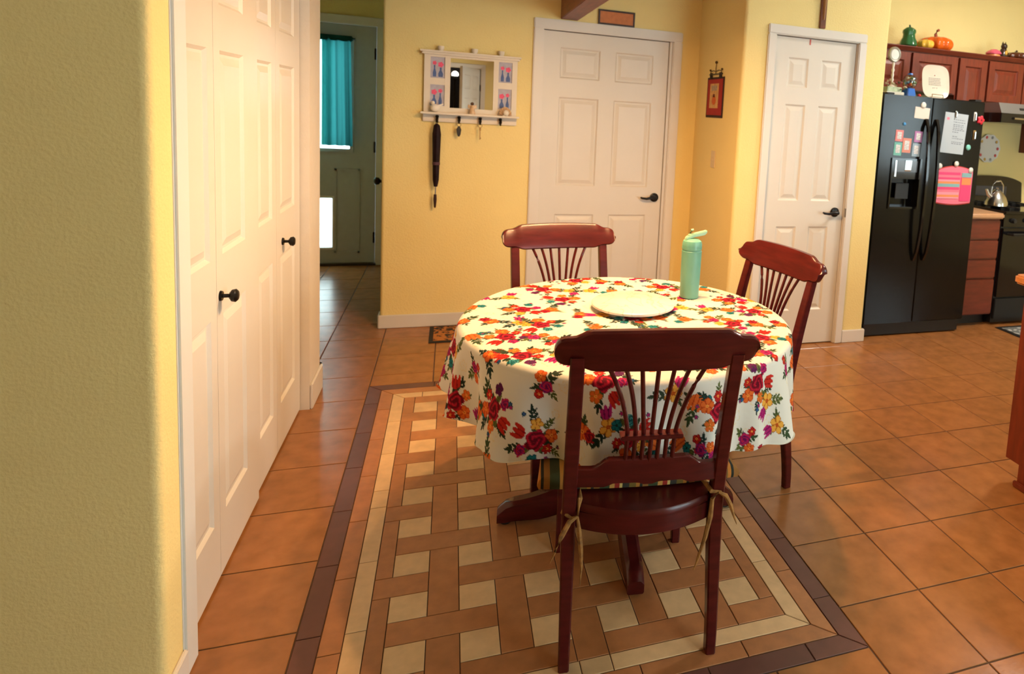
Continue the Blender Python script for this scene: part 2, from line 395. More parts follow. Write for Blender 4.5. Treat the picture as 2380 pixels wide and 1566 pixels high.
# narrow pantry door
casing('trim_2', 0.376, 1.109, 2.127, 0.060, YP, 'white casing around the narrow pantry door', slab=(0.438, 1.045), top=2.063)
d2 = thing('door_2', 'narrow white six panel pantry door beside the black fridge', 'door', (0.438, YP+0.016, 0.008), kind='structure')
panel_door(d2, 0.607, 2.052, 0.035, [(0.105, 0.255), (0.352, 0.502)], [(0.235, 0.815), (0.99, 1.625), (1.735, 1.925)], M_WHITE)
lever(d2, 0.545, 0.915, -1)
hinge(d2, -0.004, 1.81); hinge(d2, -0.004, 1.035); hinge(d2, -0.004, 0.22)
MB().box(0.25, 0.258, -0.004, 0.0, 2.015, 2.05).build('sticker', cm('pink_smudge', 200, 90, 80), d2)
MB().box(0.612, 0.622, -0.030, -0.016, 0.885, 0.945).build('strike_plate', M_BLACK, d2)

# closet bifold doors, facing +x
YD0 = -0.575
leaves = [(-0.575, -0.290, [(0.045, 0.232)], 0.0, 'first bifold closet leaf, nearest the olive wall'),
          (-0.290, 0.138, [(0.055, 0.288)], 0.0, 'second bifold closet leaf, with the nearer bronze knob'),
          (0.138, 0.470, [(0.072, 0.268)], -0.012, 'third bifold closet leaf from the olive wall'),
          (0.470, 0.900, [(0.062, 0.322)], -0.012, 'fourth bifold closet leaf, next to the end post')]
for i, (y0, y1, cols, dx, lab) in enumerate(leaves):
    d = thing('door_%d' % (4+i), 'white panelled '+lab, 'door', (-2.133+dx, y0, 0.012), PI/2, kind='structure')
    panel_door(d, y1-y0-0.002, 2.05, 0.03, cols, [(0.19, 0.825), (1.0, 1.605), (1.735, 1.95)], M_WHITE)
    if i in (1, 3):
        kx = 0.030 if i == 1 else 0.098
        k = MB().tube([(kx, 0, 0.878), (kx, -0.006, 0.878)], [0.016, 0.014], 16).build('knob', M_BLACK, d, smooth=True)
        MB().tube([(kx, -0.004, 0.878), (kx, -0.028, 0.878)], 0.006, 12).build('stem', M_BLACK, k, smooth=True)
        MB().tube([(kx, -0.024, 0.878), (kx, -0.030, 0.878), (kx, -0.040, 0.878), (kx, -0.046, 0.878), (kx, -0.0475, 0.878)], [0.010, 0.018, 0.020, 0.014, 0.003], 18).build('knob_head', M_BLACK, k, smooth=True)
c = thing('trim_3', 'white closet jamb beside the olive wall corner', 'trim', (0, 0, 0), kind='structure')
MB().box(XC-0.09, XC+0.008, -0.683, -0.600, 0, 2.09).build('near_jamb', mat('cool_white_jamb', (0.72, 0.73, 0.72, 1), 0.4), c, bevel=0.006)
MB().box(-2.17, -2.139, -0.600, -0.576, 0, 2.075).build('stop', M_TRIM, c)
MB().box(XC-0.09, XC-0.005, -0.6, 0.905, 2.068, 2.09).build('head_jamb', M_TRIM, c)

# hallway exterior door
M_EXT = mat('shaded_white_exterior_door', (0.47, 0.49, 0.50, 1), 0.45, var=0.03)  # white door greyed, its backlit shade put into the base colour
casing('trim_4', -3.115, -2.045, 2.20, 0.075, YE, 'white casing around the hallway exterior door', slab=(-3.04, -2.128))
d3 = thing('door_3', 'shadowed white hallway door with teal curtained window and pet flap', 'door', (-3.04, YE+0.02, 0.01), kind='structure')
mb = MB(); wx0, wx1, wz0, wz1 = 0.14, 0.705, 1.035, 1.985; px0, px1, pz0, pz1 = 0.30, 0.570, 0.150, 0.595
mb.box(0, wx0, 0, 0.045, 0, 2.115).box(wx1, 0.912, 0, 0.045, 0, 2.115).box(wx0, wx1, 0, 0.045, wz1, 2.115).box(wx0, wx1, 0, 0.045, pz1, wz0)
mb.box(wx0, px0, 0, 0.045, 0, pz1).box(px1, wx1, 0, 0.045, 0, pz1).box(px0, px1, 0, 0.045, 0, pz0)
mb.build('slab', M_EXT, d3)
fr = MB()
for (a, b, c_, d_) in ((wx0-0.03, wx1+0.03, wz1, wz1+0.03), (wx0-0.03, wx1+0.03, wz0-0.03, wz0), (wx0-0.03, wx0, wz0, wz1), (wx1, wx1+0.03, wz0, wz1)): fr.box(a, b, -0.012, 0.0, c_, d_)
fr.build('window_frame', M_EXT, d3)
fl = MB()
for (a, b, c_, d_) in ((px0-0.025, px1+0.015, pz1, pz1+0.02), (px0-0.025, px1+0.015, pz0-0.02, pz0), (px0-0.025, px0, pz0, pz1), (px1, px1+0.015, pz0, pz1)): fl.box(a, b, -0.010, 0.0, c_, d_)
fl.build('pet_door_frame', mat('white_plastic', (0.75, 0.75, 0.72, 1), 0.4), d3)
mo = MB()
for (a, b, c_, d_) in ((0.10, 0.33, 0.10, 0.86), (0.585, 0.79, 0.10, 0.86)):
    for q in ((a, b, d_-0.018, d_), (a, b, c_, c_+0.018), (a, a+0.018, c_, d_), (b-0.018, b, c_, d_)): mo.box(q[0], q[1], -0.008, 0, q[2], q[3])
mo.build('panel_moulding', M_EXT, d3)
def glassm(name, tint, k):
    m = bpy.data.materials.new(name); m.use_nodes = True; t = m.node_tree; t.nodes.clear()
    o = t.nodes.new('ShaderNodeOutputMaterial'); mx = t.nodes.new('ShaderNodeMixShader'); tr = t.nodes.new('ShaderNodeBsdfTransparent'); gl = t.nodes.new('ShaderNodeBsdfGlossy')
    tr.inputs[0].default_value = tint; gl.inputs['Roughness'].default_value = 0.02; mx.inputs[0].default_value = k
    t.links.new(tr.outputs[0], mx.inputs[1]); t.links.new(gl.outputs[0], mx.inputs[2]); t.links.new(mx.outputs[0], o.inputs[0]); return m
def translucent(name, col, trans, k):
    m = bpy.data.materials.new(name); m.use_nodes = True; t = m.node_tree; t.nodes.clear()
    o = t.nodes.new('ShaderNodeOutputMaterial'); mx = t.nodes.new('ShaderNodeMixShader'); d = t.nodes.new('ShaderNodeBsdfDiffuse'); tr = t.nodes.new('ShaderNodeBsdfTranslucent')
    d.inputs[0].default_value = col; tr.inputs[0].default_value = trans; mx.inputs[0].default_value = k
    t.links.new(d.outputs[0], mx.inputs[1]); t.links.new(tr.outputs[0], mx.inputs[2]); t.links.new(mx.outputs[0], o.inputs[0]); return m
M_PANE = glassm('clear_glass', (0.95, 0.98, 0.98, 1), 0.06)
MB().box(wx0, wx1, 0.02, 0.024, wz0, wz1).build('pane', M_PANE, d3)
MB().box(px0, px1, 0.018, 0.022, pz0, pz1).build('pet_flap', translucent('frosted_flap', (0.8, 0.82, 0.8, 1), (0.92, 0.95, 0.93, 1), 0.85), d3)
for z in (0.24, 1.06, 1.88): hinge(d3, 0.905, z)
MB().box(-0.01, 0.925, -0.05, 0.13, -0.010, 0.0095).build('gap_bar', mat('dark_gap_bar', (0.03, 0.02, 0.015, 1), 0.5), d3)  # bar added to block the light showing under the door
# teal curtain: one thin panel and a gathered one coloured darker for shade
def curtain(x0, x1, z0, z1, amp, n, y, mm, name, parent, gather=0.0):
    mb = MB(); nx = n*10; nz = 14; g = []
    for j in range(nz+1):
        tz = j/nz; row = []
        for i in range(nx+1):
            t = i/nx; x = lerp(x0, x1-gather*tz, t); a = amp*(1.0-0.5*tz)
            row.append((x, y+a*math.sin(2*PI*n*t)+0.3*a*math.sin(2*PI*n*2.3*t+1), lerp(z0, z1, tz)))
        g.append(row)
    mb.loft(g, cap=False, closed=False)
    return mb.build(name, mm, parent, smooth=True)
ct = thing('window_curtain', 'teal gathered curtain over the hallway door window', 'curtain', (0, 0, 0))
M_T1 = translucent('teal_curtain_cloth', (0.10, 0.36, 0.34, 1), (0.50, 0.90, 0.84, 1), 0.75)
M_T2 = translucent('teal_curtain_shaded', (0.015, 0.10, 0.11, 1), (0.04, 0.24, 0.24, 1), 0.30)  # darker copy of the cloth, for folds without light behind them
curtain(-2.93, -2.475, 1.075, 2.0, 0.012, 9, 3.90, M_T1, 'thin_panel', ct)
curtain(-2.545, -2.305, 1.075, 2.0, 0.024, 3, 3.885, M_T2, 'shaded_fold_panel', ct, 0.02)
MB().tube([(-2.96, 3.895, 2.0), (-2.29, 3.895, 2.0)], 0.010, 10).build('curtain_rod', mat('dark_teal_rod', (0.01, 0.06, 0.06, 1), 0.5), ct)
MB().box(-2.94, -2.31, 3.872, 3.918, 1.975, 2.022).build('header', M_T2, ct, bevel=0.008)
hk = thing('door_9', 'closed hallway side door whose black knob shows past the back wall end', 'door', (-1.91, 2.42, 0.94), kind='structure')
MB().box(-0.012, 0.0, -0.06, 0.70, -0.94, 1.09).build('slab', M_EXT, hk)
kn = MB().tube([(-0.012, 0, 0), (-0.02, 0, 0)], 0.026, 14).build('knob', M_BLACK, hk, smooth=True)
MB().tube([(-0.014, 0, 0), (-0.035, 0, 0), (-0.045, 0, 0), (-0.065, 0, 0), (-0.075, 0, 0), (-0.078, 0, 0)], [0.01, 0.01, 0.024, 0.027, 0.018, 0.004], 14).build('knob_head', M_BLACK, kn, smooth=True)

# behind the camera: glass door, kitchen window, open white door seen in the mirror
def winframe(name, label, n):
    return thing(name, label, 'window', (0, 0, 0), kind='structure')
w1 = winframe('window_1', 'sliding glass door behind the camera', 1)
fm = MB().box(0.7, 0.76, -4.28, -4.2, 0.1, 2.1).box(2.64, 2.7, -4.28, -4.2, 0.1, 2.1).box(1.66, 1.74, -4.28, -4.2, 0.1, 2.1).box(0.7, 2.7, -4.28, -4.2, 2.04, 2.1).box(0.7, 2.7, -4.28, -4.2, 0.1, 0.16)
fm.build('window_frame', M_TRIM, w1)
for a, b in ((0.76, 1.66), (1.74, 2.64)): MB().box(a, b, -4.245, -4.24, 0.16, 2.04).build('pane', M_PANE, w1)
w2 = winframe('window_2', 'kitchen window in the right wall', 2)
MB().box(4.6, 4.66, -3.4, -3.35, 0.95, 2.15).box(4.6, 4.66, -2.15, -2.1, 0.95, 2.15).box(4.6, 4.66, -3.4, -2.1, 2.1, 2.15).box(4.6, 4.66, -3.4, -2.1, 0.95, 1.0).box(4.6, 4.66, -2.78, -2.72, 1.0, 2.1).build('window_frame', M_TRIM, w2)
for a, b in ((-3.35, -2.78), (-2.72, -2.15)): MB().box(4.63, 4.635, a, b, 1.0, 2.1).build('pane', M_PANE, w2)
d8 = thing('door_8', 'open white panelled door reflected in the mirror', 'door', (-1.092, -4.185, 0.01), math.radians(109.5), kind='structure')
panel_door(d8, 0.80, 2.03, 0.038, [(0.10, 0.35), (0.45, 0.70)], [(0.2, 0.76), (0.96, 1.58), (1.71, 1.92)], M_WHITE)
hinge(d8, 0.0, 1.75); hinge(d8, 0.0, 0.3)
c5 = casing('trim_5', -2.02, -1.01, 2.12, 0.07, -4.2, 'white casing of the open door behind the camera'); c5.rotation_euler = (0, 0, PI); c5.location = (-3.03, -4.2, 0)
# ------------------------------------------------------------------ dining chairs
def chamf(cx, cy, hx, hy, c, z):
    return [(cx-hx+c, cy-hy, z), (cx+hx-c, cy-hy, z), (cx+hx, cy-hy+c, z), (cx+hx, cy+hy-c, z), (cx+hx-c, cy+hy, z), (cx-hx+c, cy+hy, z), (cx-hx, cy+hy-c, z), (cx-hx, cy-hy+c, z)]
def back_y(z):      # side profile of the back posts
    if z < 0.42: return lerp(0.0, 0.045, smooth01(z/0.42))
    return lerp(0.045, -0.070, ((z-0.42)/0.52)**1.25)
def bow(x): return -0.022*(1-(x/0.265)**2)+0.012
def seat_outline(hw_f, hw_r, y0, y1, bulge, n=28):
    pts = []
    for k in range(n):                     # rear edge, bowed backwards
        t = k/(n-1); x = lerp(-hw_r, hw_r, t); pts.append((x, y0-bulge*(1-(x/hw_r)**2)))
    for k in range(8):
        t = (k+1)/8; pts.append((lerp(hw_r, hw_f, t), lerp(y0, y1-0.05, t)))
    for k in range(n):
        t = k/(n-1); a = PI/2*0; x = lerp(hw_f, -hw_f, t); pts.append((x, y1-0.05+0.05*(1-(abs(x)/hw_f)**3)))
    for k in range(7):
        t = (k+1)/8; pts.append((lerp(-hw_f, -hw_r, t), lerp(y1-0.05, y0, t)))
    return pts
def make_chair(label, loc, rz):
    c = thing('dining_chair', label, 'chair', loc, rz, 'cherry dining chairs around the round table')
    for sx in (-1, 1):
        rings = []
        for k in range(19):
            z = 0.90*k/18; x = sx*lerp(0.205, 0.207, k/18); hw = lerp(0.0145, 0.0185, min(1, z/0.35)); hd = lerp(0.016, 0.021, min(1, z/0.35)) if z < 0.5 else lerp(0.021, 0.014, (z-0.5)/0.4)
            rings.append(chamf(x, back_y(z), hw, hd, 0.004, z))
        MB().loft(rings).build('back_leg', M_CHERRY, c, smooth=True)
        rings = []
        for k in range(8):
            z = 0.395*k/7; h = lerp(0.0145, 0.021, k/7); rings.append(chamf(sx*lerp(0.203, 0.196, k/7), lerp(0.492, 0.475, k/7), h, h, 0.004, z))
        MB().loft(rings).build('front_leg', M_CHERRY, c, smooth=True)
    # crest rail
    def top(x):
        a = abs(x)
        if a > 0.222: return 0.914+0.039*max(0, 1-((a-0.222)/0.043)**2.7)**0.37
        if a > 0.172: return lerp(0.972, 0.953, smooth01((a-0.172)/0.05))
        return 0.972+0.004*(1-(a/0.172)**2)
    def bot(x):
        a = abs(x)
        if a > 0.222: return 0.914-0.039*max(0, 1-((a-0.222)/0.043)**2.7)**0.37
        if a > 0.160: return lerp(0.861, 0.875, smooth01((a-0.160)/0.055))
        return 0.861
    rings = []
    xs = sorted(set([round(-0.265+0.0001, 4)]+[0.265*math.sin(PI/2*k/22) for k in range(-22, 23)]+[0.2645, -0.2645, 0.2625, -0.2625, 0.258, -0.258, 0.250, -0.250, 0.24, -0.24, 0.172, -0.172, 0.16, -0.16]))
    for x in xs:
        t, b = top(x), bot(x)
        if t-b < 0.004: t, b = b+0.004, b
        yt, yb = back_y(0.95)+bow(x), back_y(0.87)+bow(x)
        ch = min(0.006, (t-b)/3)
        f, r = 0.0145, -0.0145
        rings.append([(x, yb+f-ch, b), (x, yb+f, b+ch), (x, yt+f, t-ch), (x, yt+f-ch, t), (x, yt+r+ch, t), (x, yt+r, t-ch), (x, yb+r, b+ch), (x, yb+r+ch, b)])
    MB().loft(rings).build('crest_rail', M_CHERRY, c, smooth=True)
    # lower back rail, raised in the middle
    rings = []
    for k in range(33):
        x = lerp(-0.19, 0.19, k/32); a = abs(x)
        t = 0.562+0.026*smooth01((0.150-a)/0.045); b = 0.512+0.010*smooth01((0.12-a)/0.03)-0.006*smooth01((0.03-a)/0.02)
        y = back_y(0.55)-0.012*(1-(x/0.19)**2)
        rings.append([(x, y+0.011, b), (x, y+0.011, t-0.003), (x, y+0.008, t), (x, y-0.009, t), (x, y-0.012, t-0.003), (x, y-0.012, b)])
    MB().loft(rings).build('lower_rail', M_CHERRY, c, smooth=True)
    # spindles fan out above a small band
    for k in range(7):
        u = (k-3)/3
        path = []; rad = []
        for j in range(15):
            t = j/14; z = lerp(0.575, 0.87, t)
            xb = u*0.064; xt = u*0.128
            tt = max(0, (z-0.665)/(0.87-0.665)); x = lerp(xb, xt, (0.45*tt+0.55*tt**2.2) if abs(u) > 0.5 else tt)
            path.append((x, back_y(z)-0.012*(1-abs(x)/0.25), z)); rad.append(0.0062)
        MB().tube(path, rad, 8).build('spindle', M_CHERRY, c, smooth=True)
    MB().box(-0.084, 0.084, back_y(0.66)-0.029, back_y(0.66)+0.007, 0.655, 0.667).build('spindle_band', M_CHERRY, c, bevel=0.002)
    o1 = seat_outline(0.218, 0.188, 0.045, 0.485, 0.055)
    MB().slab(o1, 0.375, 0.430).build('seat_frame', M_CHERRY, c, bevel=0.004)
    o2 = seat_outline(0.236, 0.186, 0.040, 0.505, 0.060)
    MB().loft([[(x*0.985, y, 0.430) for x, y in o2], [(x, y, 0.434) for x, y in o2], [(x, y, 0.446) for x, y in o2], [(x*0.985, 0.27+(y-0.27)*0.985, 0.452) for x, y in o2]]).build('seat', M_CHERRY, c, smooth=True)
    return c
CH_N = ((-0.973, -0.933, 0), -0.126)
make_chair('dark cherry chair nearest the camera with striped cushion tied to its back', *CH_N)
make_chair('dark cherry chair on the far side of the table before the wide door', (-1.000, 0.458, 0), 3.235)
make_chair('dark cherry chair turned sideways at the table before the pantry door', (-0.192, -0.055, 0), 1.79)

# striped cushion on the near chair
def stripe_mat():
    m = bpy.data.materials.new('striped_cushion_cloth'); t, p = nodes_of(m); N, L = t.nodes, t.links
    tc = N.new('ShaderNodeTexCoord'); sx = N.new('ShaderNodeSeparateXYZ'); L.new(tc.outputs['Object'], sx.inputs[0])
    mu = N.new('ShaderNodeMath'); mu.operation = 'MULTIPLY'; mu.inputs[1].default_value = 7.3; L.new(sx.outputs[0], mu.inputs[0])
    fr = N.new('ShaderNodeMath'); fr.operation = 'FRACT'; L.new(mu.outputs[0], fr.inputs[0])
    cr = N.new('ShaderNodeValToRGB'); cr.color_ramp.interpolation = 'CONSTANT'; e = cr.color_ramp.elements
    stops = [(0, rgb(150, 100, 40)), (0.12, rgb(60, 70, 40)), (0.32, rgb(205, 150, 70)), (0.42, rgb(160, 35, 15)), (0.52, rgb(225, 190, 110)), (0.58, rgb(50, 45, 35)), (0.72, rgb(120, 95, 35)), (0.86, rgb(190, 120, 40)), (0.94, rgb(30, 35, 25))]
    e[0].position = 0; e[0].color = stops[0][1]; e[1].position = stops[1][0]; e[1].color = stops[1][1]
    for a, b in stops[2:]: q = e.new(a); q.color = b
    L.new(fr.outputs[0], cr.inputs[0]); L.new(cr.outputs[0], p.inputs['Base Color']); p.inputs['Roughness'].default_value = 0.85
    return m
M_STRIPE = stripe_mat()
cu = thing('seat_cushion', 'striped green gold and red seat cushion on the nearest chair', 'cushion', CH_N[0], CH_N[1])
o = seat_outline(0.270, 0.292, 0.100, 0.50, 0.02)
def sc(o, k, z): return [(x*k, 0.29+(y-0.29)*k, z) for x, y in o]
MB().loft([sc(o, 0.80, 0.453), sc(o, 0.93, 0.4535), sc(o, 0.985, 0.460), sc(o, 1.0, 0.472), sc(o, 0.985, 0.484), sc(o, 0.93, 0.493), sc(o, 0.6, 0.497), sc(o, 0.1, 0.498)]).build('pad', M_STRIPE, cu, smooth=True)
M_TIE = mat('striped_tie_cloth', rgb(150, 105, 50), 0.85, var=0.45, scale=60)
def tie(paths):
    for p in paths: 
        k = len(p); MB().tube(p, [0.0035+0.004*math.sin(PI*min(1, i/(k-1)*1.3)) if i < k-1 else 0.001 for i in range(k)], 6).build('tie', M_TIE, cu, smooth=True)
tie([[(-0.19, 0.11, 0.462), (-0.205, 0.075, 0.445), (-0.222, 0.03, 0.432), (-0.20, 0.014, 0.425), (-0.184, 0.012, 0.43)],
     [(-0.184, 0.012, 0.43), (-0.205, 0.006, 0.42), (-0.225, -0.002, 0.385), (-0.240, -0.004, 0.345), (-0.252, -0.006, 0.315)],
     [(-0.184, 0.012, 0.43), (-0.178, 0.006, 0.39), (-0.172, 0.004, 0.34), (-0.168, 0.004, 0.29), (-0.170, 0.004, 0.235)],
     [(-0.184, 0.012, 0.43), (-0.178, 0.03, 0.47), (-0.176, 0.06, 0.48)],
     [(0.17, 0.11, 0.465), (0.172, 0.06, 0.48), (0.185, 0.020, 0.472), (0.21, 0.016, 0.470), (0.226, 0.03, 0.468)],
     [(0.205, 0.014, 0.470), (0.186, 0.008, 0.455), (0.182, 0.002, 0.41), (0.170, -0.002, 0.35), (0.150, -0.004, 0.28), (0.142, -0.004, 0.255)],
     [(0.205, 0.014, 0.470), (0.225, 0.008, 0.462), (0.240, 0.006, 0.435), (0.252, 0.006, 0.400), (0.262, 0.006, 0.375)]])

# ------------------------------------------------------------------ round pedestal table
TC = (-0.865, -0.26); TZ = 0.765
tb = thing('dining_table', 'round dark cherry pedestal table under the floral cloth', 'table', (TC[0], TC[1], 0), -0.12)
MB().lathe([(0.02, TZ-0.030), (0.575, TZ-0.030), (0.585, TZ-0.020), (0.585, TZ-0.004), (0.578, TZ-0.002), (0.02, TZ-0.002)], n=64).build('tabletop', M_CHERRY, tb, smooth=True)
MB().lathe([(0.02, 0.03), (0.075, 0.03), (0.075, 0.12), (0.055, 0.15), (0.07, 0.30), (0.085, 0.38), (0.05, 0.52), (0.065, 0.60), (0.12, 0.70), (0.24, 0.735), (0.02, 0.735)], n=28).build('pedestal', M_CHERRY, tb, smooth=True)
for k in range(4):
    a = -PI/2+k*PI/2; rings = []
    for j in range(14):
        t = j/13; r = lerp(0.05, 0.445, t)
        zt = lerp(0.165, 0.085, smooth01(t*1.1)); zb = lerp(0.075, 0.012, smooth01(t*1.5)) if t < 0.92 else 0.008
        if t > 0.9: zt -= 0.35*(t-0.9)
        hw = lerp(0.030, 0.027, t)
        ca, sa = math.cos(a), math.sin(a)
        sec = [(-hw+0.004, zb), (hw-0.004, zb), (hw, zb+0.005), (hw, zt-0.012), (hw-0.012, zt), (-hw+0.012, zt), (-hw, zt-0.012), (-hw, zb+0.005)]
        rings.append([(ca*r-sa*s, sa*r+ca*s, z) for s, z in sec])
    f = MB().loft(rings).build('foot', M_CHERRY, tb, smooth=True)
    MB().lathe([(0.002, 0.0), (0.02, 0.0), (0.02, 0.0085), (0.002, 0.0085)], (math.cos(a)*0.415, math.sin(a)*0.415, 0), 12).build('glide', M_FRBODY, f)

# ------------------------------------------------------------------ floral tablecloth
def paint_print():
    rng = random.Random(21)
    E = 0.92; R = 0.0011; n = int(2*E/R); img = np.empty((n, n, 3), np.float32); img[:] = (0.76, 0.715, 0.61)
    def rc(*c): return np.array([lin(v) for v in c], np.float32)
    def region(x, y, r):
        i0, i1 = int((y-r+E)/R), int((y+r+E)/R)+1; j0, j1 = int((x-r+E)/R), int((x+r+E)/R)+1
        i0, j0 = max(i0, 0), max(j0, 0); i1, j1 = min(i1, n), min(j1, n)
        if i1 <= i0 or j1 <= j0: return None
        yy, xx = np.mgrid[i0:i1, j0:j1]
        return (slice(i0, i1), slice(j0, j1)), xx*R-E-x, yy*R-E-y
    def put(sl, mask, col): img[sl][mask] = col
    def petals(x, y, r, k, col, dark, ph=0, depth=0.3, center=None, streak=True):
        g = region(x, y, r*1.15)
        if g is None: return
        sl, dx, dy = g; d = np.hypot(dx, dy); a = np.arctan2(dy, dx)+ph
        edge = r*(1-depth+depth*np.abs(np.cos(k*a/2))**0.7)
        m = d < edge; put(sl, m, col)
        if streak:
            m2 = m & ((np.abs(np.sin(k*a/2)) > 0.93) | (d > edge-0.0022)) ; put(sl, m2, dark)
        if center is not None: put(sl, d < r*0.22, center); put(sl, d < r*0.10, dark)
    def rose(x, y, r, c1, c2, c3, ph):
        g = region(x, y, r*1.2)
        if g is None: return
        sl, dx, dy = g; d = np.hypot(dx, dy); a = np.arctan2(dy, dx)+ph
        edge = r*(0.88+0.10*np.cos(5*a)+0.04*np.cos(9*a+1))
        m = d < edge; put(sl, m, c1)
        sp = np.sin(d/r*13+a*2+1.2*np.sin(a*3)); put(sl, m & (sp > 0.45), c2)
        put(sl, m & (sp < -0.75), c3)
        put(sl, (d < r*0.20) & m, c2)
    def leaf(x, y, L, wd, an, col, vein):
        g = region(x, y, L*0.6+0.002)
        if g is None: return
        sl, dx, dy = g; u = dx*math.cos(an)+dy*math.sin(an); v = -dx*math.sin(an)+dy*math.cos(an)
        t = u/(L/2); m = (np.abs(t) < 1) & (np.abs(v) < wd*0.5*np.sqrt(np.clip(1-t*t, 0, 1))*(1-0.35*t))
        put(sl, m, col); put(sl, m & (np.abs(v) < 0.0009), vein)
    def tulip(x, y, r, an, col, dark):
        g = region(x, y, r*1.3)
        if g is None: return
        sl, dx, dy = g; u = dx*math.cos(an)+dy*math.sin(an); v = -dx*math.sin(an)+dy*math.cos(an)
        lim = r*(0.35+0.65*np.abs(np.cos(v/r*PI*1.5)))
        m = (u > -r*np.sqrt(np.clip(1-(v/(r*0.85))**2, 0, 1))) & (u < lim) & (np.abs(v) < r*0.85)
        put(sl, m, col); put(sl, m & (np.abs(np.abs(v)-r*0.3) < r*0.08), dark)
    GR = [rc(58, 78, 45), rc(44, 58, 40), rc(96, 104, 52), rc(30, 52, 46)]
    CR, CRD, CRL = rc(150, 18, 38), rc(98, 8, 28), rc(196, 30, 52)
    RD, RDD = rc(190, 40, 28), rc(140, 18, 20)
    OR, ORD, ORL = rc(224, 106, 40), rc(186, 66, 20), rc(240, 160, 70)
    YE_, YED = rc(232, 168, 66), rc(180, 104, 24)
    TE, TED = rc(30, 118, 122), rc(12, 76, 86)
    MG, MGD = rc(172, 34, 104), rc(104, 16, 80)
    PU, BL = rc(84, 26, 76), rc(58, 84, 140)
    GH = rc(226, 208, 166)
    pts = []
    for i in range(-8, 9):                      # ghost flowers behind
        for j in range(-8, 9):
            x = i*0.115+0.055*(j % 2)+rng.uniform(-.03, .03); y = j*0.10+rng.uniform(-.03, .03)
            if math.hypot(x, y) < 0.95 and rng.random() < 0.7:
                k = rng.choice((5, 6)); r = rng.uniform(0.014, 0.026)
                g = region(x, y, r*1.1)
                if g is None: continue
                sl, dx, dy = g; d = np.hypot(dx, dy); a = np.arctan2(dy, dx)+rng.uniform(0, 6)
                edge = r*(0.6+0.4*np.abs(np.cos(k*a/2))); put(sl, (np.abs(d-edge) < 0.0014) | (d < r*0.12), GH)
    def sprig(x, y, an, s, n_):
        col = rng.choice(GR)
        for q in range(n_):
            t = 0.012+0.011*q*s
            for sd in (-1, 1):
                la = an+sd*0.75; leaf(x+math.cos(an)*t+math.cos(la)*0.008*s, y+math.sin(an)*t+math.sin(la)*0.008*s, 0.017*s, 0.0075*s, la, col, GR[1])
        leaf(x+math.cos(an)*(0.018+0.011*n_*s), y+math.sin(an)*(0.018+0.011*n_*s), 0.018*s, 0.008*s, an, col, GR[1])
    def bouquet(x, y, an, kind):
        P_ = lambda d, a: (x+d*math.cos(an+a), y+d*math.sin(an+a))
        for q in range(rng.randint(5, 7)):
            a = rng.uniform(0, 2*PI); p = P_(rng.uniform(0.03, 0.045), a); sprig(p[0], p[1], an+a+rng.uniform(-.5, .5), rng.uniform(0.9, 1.35), rng.randint(1, 3))
        for q in range(5):
            a = rng.uniform(0, 2*PI); p = P_(rng.uniform(0.030, 0.055), a); leaf(p[0], p[1], rng.uniform(0.026, 0.040), rng.uniform(0.013, 0.02), an+a, rng.choice(GR[:3]), GR[3])
        a0 = rng.uniform(0, 6)
        p = P_(0.050, a0); petals(p[0], p[1], 0.025, 5, OR, ORD, rng.uniform(0, 6), 0.22, ORL)
        p = P_(0.050, a0+1.3); petals(p[0], p[1], 0.021, 5, YE_ if kind % 2 else OR, YED, rng.uniform(0, 6), 0.35, ORL)
        p = P_(0.062, a0+2.4); tulip(p[0], p[1], 0.024, an+a0+2.4, RD, RDD)
        p = P_(0.052, a0+3.4); rose(p[0], p[1], 0.020, MG if kind % 3 else TE, MGD if kind % 3 else TED, CRL if kind % 3 else rc(90, 170, 170), rng.uniform(0, 6))
        p = P_(0.060, a0+4.3); petals(p[0], p[1], 0.019, 5, TE if kind % 2 else PU, TED if kind % 2 else MGD, rng.uniform(0, 6), 0.25, GR[3])
        p = P_(0.048, a0+5.3); petals(p[0], p[1], 0.018, 6, RD, RDD, rng.uniform(0, 6), 0.3, ORL)
        rose(x, y, 0.036, CR, CRD, CRL, rng.uniform(0, 6))
        for q in range(4):
            p = P_(rng.uniform(0.07, 0.09), rng.uniform(0, 6.28)); petals(p[0], p[1], 0.008, 5, BL if q % 2 else MG, TED, rng.uniform(0, 6), 0.3)
    def small(x, y, an, kind):
        sprig(x, y, an, 1.5, 3); sprig(x, y, an+2.2, 1.2, 2); sprig(x, y, an-2.0, 1.2, 2)
        if kind == 0: petals(x, y, 0.028, 5, OR, ORD, an, 0.25, ORL); rose(x+0.03*math.cos(an+2.6), y+0.03*math.sin(an+2.6), 0.022, CR, CRD, RD, an)
        elif kind == 1: petals(x, y, 0.030, 5, YE_, YED, an, 0.38, ORD); tulip(x+0.045*math.cos(an-2.2), y+0.045*math.sin(an-2.2), 0.022, an-2.2, MG, MGD)
        elif kind == 2: tulip(x, y, 0.028, an, OR, ORD); petals(x+0.04*math.cos(an+2), y+0.04*math.sin(an+2), 0.018, 5, TE, TED, an, 0.25, GR[3])
        else: rose(x, y, 0.024, MG, MGD, CRL, an); petals(x+0.036*math.cos(an+1), y+0.036*math.sin(an+1), 0.020, 5, OR, ORD, an, 0.25, ORL); petals(x+0.036*math.cos(an+2.8), y+0.036*math.sin(an+2.8), 0.016, 5, RD, RDD, an, 0.25, ORL)
    c = 0
